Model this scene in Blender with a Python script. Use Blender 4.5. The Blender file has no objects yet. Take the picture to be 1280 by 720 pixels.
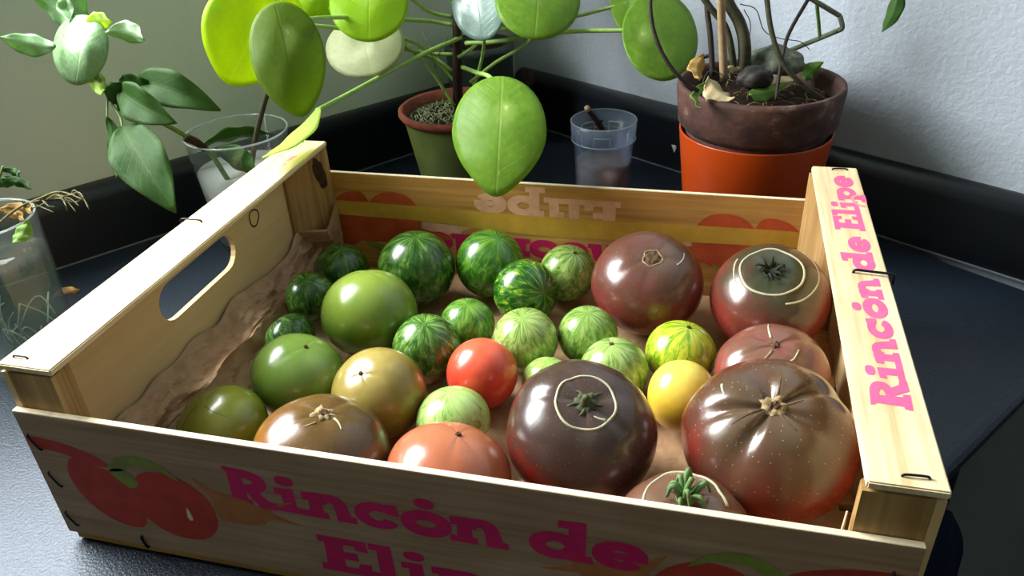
import bpy, bmesh, math, random
from mathutils import Vector, Matrix, Quaternion, noise
rnd = random.Random(7)
sc = bpy.context.scene
col = sc.collection
PI = math.pi
V = Vector

# ------------------------------------------------------------ camera, world, light, exposure
CAM = V((0.3102, -0.2213, 0.3203))
F = 993.35
_yaw, _pit, _rol = -0.2729, 0.5451, -0.0526
fw = V((math.sin(_yaw)*math.cos(_pit), math.cos(_yaw)*math.cos(_pit), -math.sin(_pit)))
_r = V((math.cos(_yaw), -math.sin(_yaw), 0)); _u = _r.cross(fw)
rt = _r*math.cos(_rol) + _u*math.sin(_rol)
up = -_r*math.sin(_rol) + _u*math.cos(_rol)
cd = bpy.data.cameras.new('camera'); cam = bpy.data.objects.new('camera', cd); col.objects.link(cam)
cd.sensor_width = 36; cd.lens = F/1280*36; cd.clip_start = 0.01
m3 = Matrix((rt, up, -fw)).transposed()
cam.matrix_world = Matrix.Translation(CAM) @ m3.to_4x4()
sc.camera = cam

W = bpy.data.worlds.new('world'); sc.world = W; W.use_nodes = True
W.node_tree.nodes['Background'].inputs[0].default_value = (0.80, 0.90, 1.0, 1)
W.node_tree.nodes['Background'].inputs[1].default_value = 0.14

CORNER = V((0.079, 0.662, 0)); LD = V((-0.5924, -0.8056, 0)).normalized(); RD = V((0.8388, -0.5445, 0)).normalized()
LN = V((0.8056, -0.5924, 0)).normalized()      # left wall: into the room
RN = V((-0.5445, -0.8388, 0)).normalized()     # right wall: into the room
WS0, WS1, WZ0, WZ1 = 0.36, 0.98, 0.26, 0.92    # window opening along the left wall

def area(name, loc, direction, sx, sy, power, color):
    l = bpy.data.lights.new(name, 'AREA'); l.shape = 'RECTANGLE'; l.size = sx; l.size_y = sy
    l.energy = power; l.color = color
    o = bpy.data.objects.new(name, l); col.objects.link(o)
    o.matrix_world = Matrix.Translation(loc) @ direction.to_track_quat('-Z', 'Z').to_matrix().to_4x4()
    return o
_wc = CORNER + LD*((WS0+WS1)/2) - LN*0.10 + V((0, 0, (WZ0+WZ1)/2))
area('window_daylight', _wc, LN, WS1-WS0, WZ1-WZ0, 48.0, (0.97, 0.985, 1.0))

vs = sc.view_settings
vs.view_transform = 'Standard'; vs.look = 'None'; vs.exposure = 0.0; vs.gamma = 1.0; vs.use_curve_mapping = False

# ------------------------------------------------------------ helpers
def at(px, py, d):
    """point of the place seen in direction (px,py), at distance d along the view axis"""
    return CAM + d*(fw + rt*((px-640)/F) - up*((py-360)/F))
def hx(h):
    h = h.lstrip('#'); c = [int(h[i:i+2], 16)/255 for i in (0, 2, 4)]
    return tuple((x/12.92 if x <= .04045 else ((x+.055)/1.055)**2.4) for x in c) + (1,)
def tag(o, label=None, cat=None, group=None, kind=None):
    if label: o['label'] = label
    if cat: o['category'] = cat
    if group: o['group'] = group
    if kind: o['kind'] = kind
    return o
def empty(name, loc=(0, 0, 0)):
    o = bpy.data.objects.new(name, None); col.objects.link(o); o.location = loc
    o.empty_display_size = .02
    return o
def par(o, parent):
    if parent is not None:
        o.parent = parent
        o.matrix_parent_inverse = world_of(parent).inverted()
def world_of(o):
    m = o.matrix_basis
    if o.parent: m = world_of(o.parent) @ o.matrix_parent_inverse @ m
    return m
def obj(name, bm, mat, parent=None, smooth=True):
    me = bpy.data.meshes.new(name)
    bmesh.ops.recalc_face_normals(bm, faces=bm.faces)
    bm.to_mesh(me); bm.free()
    if smooth:
        for p in me.polygons: p.use_smooth = True
    o = bpy.data.objects.new(name, me); col.objects.link(o)
    if mat: me.materials.append(mat)
    par(o, parent)
    return o
def add_box(bm, a, b, bev=0.0):
    a, b = V(a), V(b)
    vs_ = [bm.verts.new((x, y, z)) for x in (a.x, b.x) for y in (a.y, b.y) for z in (a.z, b.z)]
    fs = [(0, 1, 3, 2), (4, 6, 7, 5), (0, 4, 5, 1), (2, 3, 7, 6), (0, 2, 6, 4), (1, 5, 7, 3)]
    faces = [bm.faces.new([vs_[i] for i in f]) for f in fs]
    if bev:
        es = list({e for f in faces for e in f.edges})
        bmesh.ops.bevel(bm, geom=es, offset=bev, segments=2, affect='EDGES')
def box(name, a, b, mat, parent=None, bev=0.0004):
    bm = bmesh.new(); add_box(bm, a, b, bev); return obj(name, bm, mat, parent, False)
def prism(bm, pts, z0, z1):
    lo = [bm.verts.new((x, y, z0)) for x, y in pts]; hi = [bm.verts.new((x, y, z1)) for x, y in pts]
    bm.faces.new(lo); bm.faces.new(hi); n = len(pts)
    for i in range(n): bm.faces.new((lo[i], lo[(i+1) % n], hi[(i+1) % n], hi[i]))
def obox(bm, P, ax, ay, az, sx, sy, sz):
    """oriented box from corner P"""
    vs_ = [bm.verts.new(P + ax*(sx*i) + ay*(sy*j) + az*(sz*k)) for i in (0, 1) for j in (0, 1) for k in (0, 1)]
    for f in [(0, 1, 3, 2), (4, 6, 7, 5), (0, 4, 5, 1), (2, 3, 7, 6), (0, 2, 6, 4), (1, 5, 7, 3)]:
        bm.faces.new([vs_[i] for i in f])
def smooth_path(pts, n=8):
    pts = [V(p) for p in pts]
    if len(pts) < 3 or n < 2: return pts
    P = [pts[0]*2-pts[1]] + pts + [pts[-1]*2-pts[-2]]
    out = []
    for i in range(1, len(P)-2):
        a, b, c, d = P[i-1], P[i], P[i+1], P[i+2]
        for k in range(n):
            t = k/n
            out.append(0.5*((2*b) + (c-a)*t + (2*a-5*b+4*c-d)*t*t + (3*b-a-3*c+d)*t**3))
    out.append(pts[-1]); return out
def add_tube(bm, pts, r0, r1=None, segs=8, n=6, closed=False):
    pts = smooth_path(pts, n) if n > 1 else [V(p) for p in pts]
    if r1 is None: r1 = r0
    rings = []; N = len(pts); ref = V((0, 0, 1))
    for i, p in enumerate(pts):
        if closed: t = pts[(i+1) % N]-pts[i-1]
        else: t = pts[min(i+1, N-1)]-pts[max(i-1, 0)]
        t.normalize()
        if abs(t.dot(ref)) > .95: ref = V((1, 0, 0)) if abs(t.x) < .9 else V((0, 1, 0))
        a = t.cross(ref).normalized(); b = t.cross(a); ref = a.cross(t).normalized()*1.0
        r = r0+(r1-r0)*i/max(1, N-1)
        rings.append([bm.verts.new(p+(a*math.cos(2*PI*k/segs)+b*math.sin(2*PI*k/segs))*r) for k in range(segs)])
    for i in range(N if closed else N-1):
        A, B = rings[i], rings[(i+1) % N]
        for k in range(segs): bm.faces.new((A[k], A[(k+1) % segs], B[(k+1) % segs], B[k]))
    if not closed:
        bm.faces.new(rings[0]); bm.faces.new(rings[-1])
def tube(name, pts, r0, mat, parent=None, r1=None, segs=8, n=6, closed=False):
    bm = bmesh.new(); add_tube(bm, pts, r0, r1, segs, n, closed); return obj(name, bm, mat, parent)
def lathe(name, prof, center, mat, parent=None, segs=64, close=False):
    """prof: list of (r,z) ; a profile that starts and ends on the axis is a solid"""
    bm = bmesh.new(); c = V(center); rings = []
    for r, z in prof:
        if r < 1e-6: rings.append([bm.verts.new(c+V((0, 0, z)))])
        else: rings.append([bm.verts.new(c+V((r*math.cos(2*PI*k/segs), r*math.sin(2*PI*k/segs), z))) for k in range(segs)])
    pairs = list(zip(rings[:-1], rings[1:])) + ([(rings[-1], rings[0])] if close else [])
    for A, B in pairs:
        for k in range(segs):
            k2 = (k+1) % segs
            if len(A) == 1 and len(B) == 1: continue
            if len(A) == 1: bm.faces.new((A[0], B[k2], B[k]))
            elif len(B) == 1: bm.faces.new((A[k], A[k2], B[0]))
            else: bm.faces.new((A[k], A[k2], B[k2], B[k]))
    return obj(name, bm, mat, parent)

# ---- materials
def nt(name):
    m = bpy.data.materials.new(name); m.use_nodes = True
    t = m.node_tree; b = t.nodes['Principled BSDF']
    return m, t, b
def N(t, typ, **kw):
    n = t.nodes.new(typ)
    for k, v in kw.items(): setattr(n, k, v)
    return n
def ramp(t, stops, src=None):
    r = N(t, 'ShaderNodeValToRGB'); e = r.color_ramp.elements
    while len(e) < len(stops): e.new(0.5)
    for i, (p, c) in enumerate(stops): e[i].position = p; e[i].color = c if len(c) == 4 else tuple(c)+(1,)
    if src is not None: t.links.new(src, r.inputs[0])
    return r
def noise_node(t, scale, detail=3, rough=.55, vec=None, dist=0):
    n = N(t, 'ShaderNodeTexNoise'); n.inputs['Scale'].default_value = scale; n.inputs['Detail'].default_value = detail
    n.inputs['Roughness'].default_value = rough; n.inputs['Distortion'].default_value = dist
    if vec is not None: t.links.new(vec, n.inputs['Vector'])
    return n
def mapping(t, scale, src=None, loc=(0, 0, 0)):
    if src is None: src = N(t, 'ShaderNodeTexCoord').outputs['Object']
    m = N(t, 'ShaderNodeMapping'); m.inputs['Scale'].default_value = scale; m.inputs['Location'].default_value = loc
    t.links.new(src, m.inputs[0]); return m.outputs[0]
def mix(t, fac, a, b, mode='MIX'):
    m = N(t, 'ShaderNodeMix', data_type='RGBA', blend_type=mode)
    for i, v in ((0, fac), (6, a), (7, b)):
        if hasattr(v, 'is_linked') or hasattr(v, 'links'): t.links.new(v, m.inputs[i])
        else: m.inputs[i].default_value = v
    return m.outputs[2]
def math_(t, op, a, b=None):
    m = N(t, 'ShaderNodeMath', operation=op)
    for i, v in ((0, a), (1, b)):
        if v is None: continue
        if hasattr(v, 'links'): t.links.new(v, m.inputs[i])
        else: m.inputs[i].default_value = v
    return m.outputs[0]
def bump(t, b, h, strength, dist=.001):
    n = N(t, 'ShaderNodeBump'); n.inputs['Strength'].default_value = strength; n.inputs['Distance'].default_value = dist
    t.links.new(h, n.inputs['Height']); t.links.new(n.outputs[0], b.inputs['Normal'])
def plain(name, c, rough=.5, spec=.5, var=.12, vscale=60, bmp=0, metal=0):
    m, t, b = nt(name); c = hx(c) if isinstance(c, str) else c
    n = noise_node(t, vscale, 4, .6, mapping(t, (1, 1, 1)))
    dk = tuple(x*(1-var) for x in c[:3])+(1,); lt = tuple(min(1, x*(1+var)) for x in c[:3])+(1,)
    r = ramp(t, [(.3, dk), (.7, lt)], n.outputs[0]); t.links.new(r.outputs[0], b.inputs['Base Color'])
    b.inputs['Roughness'].default_value = rough; b.inputs['Specular IOR Level'].default_value = spec; b.inputs['Metallic'].default_value = metal
    if bmp: bump(t, b, n.outputs[0], bmp)
    return m
def wood(name, axis, c0, c1, c2, freq=1.0, rough=.6, soft=0.0):
    m, t, b = nt(name)
    s = [130*freq]*3; s[axis] = 5*freq
    v = mapping(t, s)
    n1 = noise_node(t, 1.0, 4, .6, v, .4)
    s2 = [420]*3; s2[axis] = 14
    n2 = noise_node(t, 1.0, 2, .5, mapping(t, s2))
    r = ramp(t, [(.28, hx(c0)), (.5, hx(c1)), (.72, hx(c2))], n1.outputs[0])
    k_ = 1-soft
    r2 = ramp(t, [(.35, (1-.18*k_, 1-.20*k_, 1-.24*k_, 1)), (.6, (1, 1, 1, 1))], n2.outputs[0])
    c = mix(t, 1.0, r.outputs[0], r2.outputs[0], 'MULTIPLY')
    n3 = noise_node(t, 26, 2, .5, mapping(t, (1, 1, 1)))
    r3 = ramp(t, [(.35, (1-.12*k_, 1-.15*k_, 1-.20*k_, 1)), (.65, (1, 1, 1, 1))], n3.outputs[0])
    c = mix(t, 1.0, c, r3.outputs[0], 'MULTIPLY')
    t.links.new(c, b.inputs['Base Color']); b.inputs['Roughness'].default_value = rough
    b.inputs['Specular IOR Level'].default_value = .25
    bump(t, b, n1.outputs[0], .25, .0006)
    return m
def leaf_mat(name, c_dark, c_light, c_trans, rough=.35, trans=.45, veins=True, vein_col='#9fbf6a', spots=0.0, dot=False, spec=.22):
    """leaf surface: uv.x along the midrib (-1..1 across = uv.y)"""
    m, t, b = nt(name)
    uv = N(t, 'ShaderNodeUVMap').outputs[0]
    n = noise_node(t, 7, 4, .6, uv)
    r = ramp(t, [(.3, hx(c_dark)), (.7, hx(c_light))], n.outputs[0])
    c = r.outputs[0]
    if spots:
        vo = N(t, 'ShaderNodeTexVoronoi'); vo.inputs['Scale'].default_value = 9; t.links.new(uv, vo.inputs['Vector'])
        rs = ramp(t, [(0.0, (spots,)*3+(1,)), (.5, (0, 0, 0, 1))], vo.outputs['Distance'])
        c = mix(t, rs.outputs[0], c, hx('#b9d24a'))
    if dot:
        d2 = N(t, 'ShaderNodeUVMap', uv_map='dist').outputs[0]; sd = N(t, 'ShaderNodeSeparateXYZ'); t.links.new(d2, sd.inputs[0])
        rd_ = ramp(t, [(.03, (1, 1, 1, 1)), (.06, (.45, .45, .45, 1)), (.30, (0, 0, 0, 1))], sd.outputs[0]); c = mix(t, rd_.outputs[0], c, hx('#c2dc80'))
    if veins:
        sx = N(t, 'ShaderNodeSeparateXYZ'); t.links.new(uv, sx.inputs[0])
        ay = math_(t, 'ABSOLUTE', sx.outputs[1])
        mid = ramp(t, [(0, (1, 1, 1, 1)), (.035, (0, 0, 0, 1))], ay)
        sv = math_(t, 'SUBTRACT', math_(t, 'MULTIPLY', sx.outputs[0], 6.0), math_(t, 'MULTIPLY', ay, 3.5))
        fr = math_(t, 'PINGPONG', sv, 0.5)
        side = ramp(t, [(0, (.45, .45, .45, 1)), (.07, (0, 0, 0, 1))], fr)
        vf = mix(t, 1.0, mid.outputs[0], side.outputs[0], 'ADD')
        c = mix(t, vf, c, hx(vein_col))
        bump(t, b, vf, .3, -.0006)
    t.links.new(c, b.inputs['Base Color']); b.inputs['Roughness'].default_value = rough; b.inputs['Specular IOR Level'].default_value = spec
    tr = N(t, 'ShaderNodeBsdfTranslucent'); tc = mix(t, 1.0, c, hx(c_trans), 'OVERLAY')
    tr.inputs[0].default_value = hx(c_trans)
    ms = N(t, 'ShaderNodeMixShader'); ms.inputs[0].default_value = trans
    t.links.new(b.outputs[0], ms.inputs[1]); t.links.new(tr.outputs[0], ms.inputs[2])
    t.links.new(ms.outputs[0], t.nodes['Material Output'].inputs[0])
    return m
def glass(name, color=(1, 1, 1, 1), rough=0.0, ior=1.45):
    m, t, b = nt(name)
    b.inputs['Base Color'].default_value = color; b.inputs['Transmission Weight'].default_value = 1
    n = noise_node(t, 40, 2, .5, mapping(t, (1, 1, 1)))
    r = ramp(t, [(.3, (rough,)*3+(1,)), (.9, (rough+.05,)*3+(1,))], n.outputs[0])
    t.links.new(r.outputs[0], b.inputs['Roughness']); b.inputs['IOR'].default_value = ior
    return m

def thin(name, tint, fog, fogcol, rough=.02, ior=1.45):
    m, t, b = nt(name)
    tr = N(t, 'ShaderNodeBsdfTransparent'); tr.inputs[0].default_value = tint
    df = N(t, 'ShaderNodeBsdfTranslucent'); dd_ = N(t, 'ShaderNodeBsdfDiffuse')
    n = noise_node(t, 50, 3, .5, mapping(t, (1, 1, 1))); fc = hx(fogcol)
    r = ramp(t, [(.3, tuple(x*.85 for x in fc[:3])+(1,)), (.7, fc)], n.outputs[0])
    t.links.new(r.outputs[0], df.inputs[0]); t.links.new(r.outputs[0], dd_.inputs[0])
    a = N(t, 'ShaderNodeMixShader'); a.inputs[0].default_value = .5; t.links.new(dd_.outputs[0], a.inputs[1]); t.links.new(df.outputs[0], a.inputs[2])
    f = N(t, 'ShaderNodeMixShader'); f.inputs[0].default_value = fog; t.links.new(tr.outputs[0], f.inputs[1]); t.links.new(a.outputs[0], f.inputs[2])
    g = N(t, 'ShaderNodeBsdfGlossy'); g.inputs['Roughness'].default_value = rough
    lw = N(t, 'ShaderNodeLayerWeight'); lw.inputs[0].default_value = .5; f0 = ((ior-1)/(ior+1))**2
    fr_ = math_(t, 'ADD', math_(t, 'MULTIPLY', math_(t, 'POWER', lw.outputs['Facing'], 5.0), .6), f0)
    o = N(t, 'ShaderNodeMixShader'); t.links.new(fr_, o.inputs[0]); t.links.new(f.outputs[0], o.inputs[1]); t.links.new(g.outputs[0], o.inputs[2])
    t.links.new(o.outputs[0], t.nodes['Material Output'].inputs[0]); return m
M = {}
# ------------------------------------------------------------ the setting
def wall_mat(name, c, bstr, scale):
    m, t, b = nt(name)
    co = mapping(t, (1, 1, 1))
    n = noise_node(t, scale, 5, .55, co, .3); n2 = noise_node(t, 6, 3, .5, co)
    c = hx(c); r = ramp(t, [(.3, tuple(x*.94 for x in c[:3])+(1,)), (.7, c)], n2.outputs[0])
    t.links.new(r.outputs[0], b.inputs['Base Color']); b.inputs['Roughness'].default_value = .75
    b.inputs['Specular IOR Level'].default_value = .2
    bump(t, b, n.outputs[0], bstr, .004)
    return m
M['wall_l'] = wall_mat('wall_paint_smooth', '#d2dccb', .12, 90)
M['wall_r'] = wall_mat('wall_paint_rough', '#b0b9c2', .32, 230)
def counter_mat():
    m, t, b = nt('speckled_laminate')
    co = mapping(t, (1, 1, 1))
    n = noise_node(t, 1500, 2, .7, co); n2 = noise_node(t, 600, 3, .6, co)
    r = ramp(t, [(.40, hx('#080b10')), (.55, hx('#141c27')), (.70, hx('#3c4c62'))], n.outputs[0])
    t.links.new(r.outputs[0], b.inputs['Base Color'])
    b.inputs['Roughness'].default_value = .40; b.inputs['Specular IOR Level'].default_value = .5; b.inputs['Specular Tint'].default_value = (.78, .89, 1, 1)  # blue specular tint stands in for the sky's reflection
    bump(t, b, n2.outputs[0], .55, .0008)
    return m
M['counter'] = counter_mat()
M['upstand'] = plain('black_edge_laminate', '#10151c', .40, .7, .15, 300)
M['sealant'] = plain('grey_sealant', '#6d747c', .5, .4, .2, 200)
M['frame_white'] = plain('white_window_frame', '#e4e4e0', .4, .5, .05, 30)
M['floor'] = plain('dark_floor', '#1a1d20', .6, .3, .2, 20)
M['cabinet'] = plain('dark_navy_laminate', '#10161b', .55, .3, .15, 40)

UPT = .016   # upstand thickness: wall face lies behind the upstand face
wl0 = CORNER - LN*UPT; wr0 = CORNER - RN*UPT
Z = V((0, 0, 1))
bm = bmesh.new()
TH = .16; S1 = 2.0; ZT = 2.3; ZB = -.9
st = wl0 - LN*TH - LD*.2
def wl(s0, s1, z0, z1): obox(bm, wl0 - LN*TH + LD*s0 + Z*z0, LD, LN, Z, s1-s0, TH, z1-z0)
wl(-.2, WS0, ZB, ZT); wl(WS1, S1, ZB, ZT); wl(WS0, WS1, ZB, WZ0); wl(WS0, WS1, WZ1, ZT)
tag(obj('wall_left', bm, M['wall_l'], None, False), kind='structure')
bm = bmesh.new(); obox(bm, wr0 - RN*TH - RD*.2 + Z*ZB, RD, RN, Z, 2.4, TH, ZT-ZB)
tag(obj('wall_right', bm, M['wall_r'], None, False), kind='structure')
bm = bmesh.new()
for (s0, s1, z0, z1) in ((WS0, WS0+.035, WZ0, WZ1), (WS1-.035, WS1, WZ0, WZ1), (WS0+.035, WS1-.035, WZ0, WZ0+.035), (WS0+.035, WS1-.035, WZ1-.035, WZ1), ):
    obox(bm, wl0 - LN*.085 + LD*s0 + Z*z0, LD, LN, Z, s1-s0, .04, z1-z0)
win = tag(obj('window_1', bm, M['frame_white'], None, False), kind='structure')
# upstands with a rounded top, extruded along the walls
def upstand(name, base, d, n, length):
    bm = bmesh.new(); h = .060; r = .012; prof = [(0, 0), (0, h-r)]
    for k in range(1, 9):
        a = PI - k*PI/2/8; prof.append((r+r*math.cos(a), h-r+r*math.sin(a)))
    prof += [(UPT, h), (UPT, 0)]
    A = [bm.verts.new(base + n*(-x) + Z*z) for x, z in prof]; B = [bm.verts.new(base + d*length + n*(-x) + Z*z) for x, z in prof]
    for i in range(len(prof)-1): bm.faces.new((A[i], A[i+1], B[i+1], B[i]))
    bm.faces.new(A); bm.faces.new(B)
    return tag(obj(name, bm, M['upstand']), kind='structure')
upstand('trim_1', CORNER, LD, LN, 1.9)
upstand('trim_2', CORNER, RD, RN, .604)
for nm, d, n, ln in (('trim_3', LD, LN, 1.9), ('trim_4', RD, RN, .604)):
    bm = bmesh.new(); obox(bm, CORNER + n*.0002, d, n, Z, ln, .0011, .0011)
    tag(obj(nm, bm, M['sealant'], None, False), kind='structure')
# countertop: 60 cm deep along the window wall, rounded front edge
bm = bmesh.new()
prof = [(-UPT, 0), (.598, 0)]
for k in range(1, 9):
    a = PI/2 - k*PI/8; prof.append((.598+.009*math.cos(a)*1.0, -.009+.009*math.sin(a)))
prof += [(.598, -.03), (-UPT, -.03)]
c0 = CORNER - LD*UPT*0
A = [bm.verts.new(CORNER - LD*.02 + LN*x + Z*z) for x, z in prof]; B = [bm.verts.new(CORNER + LD*1.95 + LN*x + Z*z) for x, z in prof]
for i in range(len(prof)): bm.faces.new((A[i], A[(i+1) % len(prof)], B[(i+1) % len(prof)], B[i]))
bm.faces.new(A); bm.faces.new(B)
ct = obj('countertop', bm, M['counter'], None, False)
tag(ct, 'black speckled laminate countertop under the tomato crate', 'countertop')
bm = bmesh.new(); obox(bm, CORNER + LD*0 + LN*0 + Z*-.9, LD, LN, Z, 1.9, .56, .87)
tag(obj('base_cabinet', bm, M['cabinet'], None, False), 'dark base cabinet carrying the black countertop', 'cabinet')
bm = bmesh.new(); obox(bm, CORNER + LN*(-.2) - LD*.4 + Z*1.75, LD, LN, Z, 3.2, 3.0, .05)
tag(obj('ceiling', bm, M['wall_l'], None, False), kind='structure')
M['room'] = wall_mat('wall_paint_grey', '#8f938c', .1, 60)
bm = bmesh.new(); obox(bm, CORNER + LN*2.3 - LD*.4 + Z*ZB, LD, LN, Z, 3.2, .1, 3.0)
tag(obj('wall_opposite', bm, M['room'], None, False), kind='structure')
bm = bmesh.new(); obox(bm, CORNER + LN*(-.2) + LD*2.1 + Z*ZB, LD, LN, Z, .1, 2.6, 3.0)
tag(obj('wall_near', bm, M['room'], None, False), kind='structure')
bm = bmesh.new(); obox(bm, CORNER + LN*(-.2) - LD*.4 + Z*-.92, LD, LN, Z, 3.2, 3.0, .02)
tag(obj('floor', bm, M['floor'], None, False), kind='structure')
bm = bmesh.new(); obox(bm, CORNER + RD*.66 + RN*.001 + Z*-.9, RD, RN, Z, .75, .05, .86)  # added box, makes the area past the counter end dark
tag(obj('added_cabinet', bm, M['cabinet'], None, False), 'dark cabinet added to darken the area beyond the open end of the counter', 'cabinet')

# ------------------------------------------------------------ the crate (world x along the long side, y along the short side)
L, WD, HF, HP, PW = .400, .2935, .0872, .1124, .0282
M['veneer'] = wood('veneer_x', 0, '#9a7c62', '#ae9076', '#b89c84', .6)
M['veneer_in'] = wood('veneer_warm_x', 0, '#a87a3c', '#c3924f', '#d2a765', .8)
M['ply'] = wood('plywood_y', 1, '#d2b27c', '#d6b884', '#dabf8e', .3, .6, .75)
M['rail'] = wood('pine_rail_y', 1, '#dcc192', '#ead6ad', '#f0e0be', .45)
M['post'] = wood('pine_post_z', 2, '#86663a', '#b08c58', '#c7a672', .8)
M['knot'] = plain('dark_knot', '#3a2210', .6, .3, .5, 300)
M['ink'] = plain('pink_ink', '#c4205e', .55, .3, .14, 90)
M['ink_rail'] = plain('pink_ink_light', '#dc5e8c', .6, .3, .12, 120)
M['ink_faded'] = plain('faded_pink_ink', '#dd9092', .6, .3, .12, 120)
M['ink_red'] = plain('red_ink', '#b03a2c', .6, .3, .22, 70)
M['ink_redo'] = plain('orange_red_ink', '#b8502c', .6, .3, .22, 70)
M['ink_green'] = plain('green_ink', '#7c8a3c', .6, .3, .25, 70)
M['ink_yellow'] = plain('yellow_ink', '#c49c3a', .6, .3, .22, 30)
M['ink_brown'] = plain('brown_ink', '#a86a3c', .6, .3, .2, 70)
M['ink_ghost'] = plain('ghost_ink', '#d6a486', .6, .3, .2, 70)
M['ink_pale'] = plain('pale_ink', '#e6d2b8', .6, .3, .1, 70)
M['staple'] = plain('dark_staple_wire', '#23242a', .35, .6, .2, 200, 0, .8)

crate = empty('tomato_crate', (L/2, WD/2, 0))
tag(crate, 'shallow pale wooden produce crate with pink lettering holding the tomatoes', 'crate')
front = box('front_panel', (.0005, 0, .006), (L-.0035, .0034, HF), M['veneer'], crate)
back = box('back_panel', (.0005, WD-.0034, .006), (L-.0005, WD, HF), M['veneer_in'], crate)
M['edge'] = plain('lit_veneer_edge', '#e0cfae', .7, .2, .1, 200)  # pale strip paints the window light caught by the panel tops
for o_, y_ in ((front, 0), (back, WD-.0034)):
    box('lit_edge', (.0006, y_+.0001, HF-.0002), (L-.0036, y_+.0033, HF+.0004), M['edge'], o_, .0002)
def end_panel(x0, x1):
    """plywood end with a rounded hand hole"""
    y0, y1, z0, z1 = .0036, WD-.0036, .006, HP-.0046
    hy0, hy1, hz0, hz1 = .1055, .1880, .0640, .0885
    r = (hz1-hz0)/2
    K = 10; cz = (hz0+hz1)/2
    inner = [(hy1-r+r*math.cos(a), cz+r*math.sin(a)) for a in [(-PI/2)+PI*k/K for k in range(K+1)]]
    inner += [(hy0+r+r*math.cos(a), cz+r*math.sin(a)) for a in [(PI/2)+PI*k/K for k in range(K+1)]]
    n = len(inner)
    def outer(p):
        cy = (hy0+hy1)/2; dy, dz = p[0]-cy, p[1]-cz
        t = min([(y1-cy)/dy if dy > 1e-9 else 9e9, (y0-cy)/dy if dy < -1e-9 else 9e9, (z1-cz)/dz if dz > 1e-9 else 9e9, (z0-cz)/dz if dz < -1e-9 else 9e9])
        return (cy+dy*t, cz+dz*t)
    bm = bmesh.new(); rings = {}
    outs = [outer(p) for p in inner]
    for x in (x0, x1):
        rings[x] = ([bm.verts.new((x, *p)) for p in inner], [bm.verts.new((x, *p)) for p in outs], [bm.verts.new((x, y, z)) for y, z in ((y1, z0), (y1, z1), (y0, z1), (y0, z0))])
    def side(p):
        for i, (ok) in enumerate((abs(p[1]-z0) < 1e-7, abs(p[0]-y1) < 1e-7, abs(p[1]-z1) < 1e-7, abs(p[0]-y0) < 1e-7)):
            if ok: return i
    cmap = {(0, 1): [0], (1, 2): [1], (2, 3): [2], (3, 0): [3], (3, 1): [3, 0], (1, 3): [1, 2]}
    for i in range(n):
        j = (i+1) % n; a, b_ = side(outs[i]), side(outs[j]); cor = cmap.get((a, b_), [])
        for x in (x0, x1):
            I, O, C = rings[x]
            f = [I[i], O[i]] + [C[q] for q in cor] + [O[j], I[j]]
            bm.faces.new(f)
        I0, O0, C0 = rings[x0]; I1, O1, C1 = rings[x1]
        bm.faces.new((I0[i], I0[j], I1[j], I1[i]))
        ch0 = [O0[i]] + [C0[q] for q in cor] + [O0[j]]; ch1 = [O1[i]] + [C1[q] for q in cor] + [O1[j]]
        for q in range(len(ch0)-1): bm.faces.new((ch0[q], ch0[q+1], ch1[q+1], ch1[q]))
    o = obj('end_panel', bm, M['ply'], crate, False)
    return o
epl = end_panel(.0005, .0040); epr = end_panel(L-.0040, L-.0005)
for sx in (0, 1):
    for sy in (0, 1):
        pts = [(.0042, .0036), (PW, .0036), (PW, .0088), (.0062, .0335), (.0042, .0335)]
        pts = [((L-x) if sx else x, (WD-y) if sy else y) for x, y in pts]
        bm = bmesh.new(); prism(bm, pts, .006, HP-.0046); po = obj('corner_post', bm, M['post'], crate, False)
        if sx == 0 and sy == 1:   # dark knot on the slanted face of this post
            bm = bmesh.new(); a = V((PW, WD-.0088, 0)); b_ = V((.0062, WD-.0335, 0)); d = (b_-a).normalized(); nn = V((d.y, -d.x, 0))
            if nn.y > 0: nn = -nn
            ring = []
            for k in range(28):
                an = 2*PI*k/28; rr = 1+.30*noise.noise(V((math.cos(an)*2, math.sin(an)*2, 3)))
                ring.append(bm.verts.new(a + d*(.0058+.0042*rr*math.cos(an)+.0020*math.sin(an)) + Z*(.0905+.0125*rr*math.sin(an)) + nn*.0003))
            bm.faces.new(ring); obj('knot', bm, M['knot'], po, False)
rail_l = box('top_rail', (.0, .0034, HP-.0036), (.0292, WD-.0034, HP), M['rail'], crate, .0006)
rail_r = box('top_rail', (L-.0272, .0034, HP-.0036), (L, WD-.0034, HP), M['rail'], crate, .0006)
for i in range(3):
    y0 = .001 + i*.0985; box('base_slat', (.004, y0, .0012), (L-.004, y0+.094, .0058), M['veneer_in'], crate)
for x0 in (.022, .185, .348): box('base_runner', (x0, .002, 0), (x0+.03, WD-.002, .0011), M['veneer'], crate, 0)
# ring shaped knot on the plywood end
def ring_flat(name, c, ax, ay, n, r0, r1, mat, parent, a0=0, a1=2*PI, sy=1.0, steps=36):
    bm = bmesh.new(); A = []; B = []
    for k in range(steps+1):
        a = a0+(a1-a0)*k/steps; wob = 1+.06*math.sin(3*a+1)
        for lst, r in ((A, r0), (B, r1)):
            lst.append(bm.verts.new(V(c)+V(ax)*(r*wob*math.cos(a))+V(ay)*(r*wob*sy*math.sin(a))+V(n)*.00025))
    for k in range(steps): bm.faces.new((A[k], A[k+1], B[k+1], B[k]))
    return obj(name, bm, mat, parent, False)
ring_flat('knot_ring', (.0040, .2160, .0832), (0, 1, 0), (0, 0, 1), (1, 0, 0), .0053, .0064, M['knot'], epl)
ring_flat('printed_ring', (.3995, .2400, HP), (1, 0, 0), (0, 1, 0), (0, 0, 1), .0065, .0085, M['ink_faded'], rail_r, PI*.55, PI*1.45)

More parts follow.
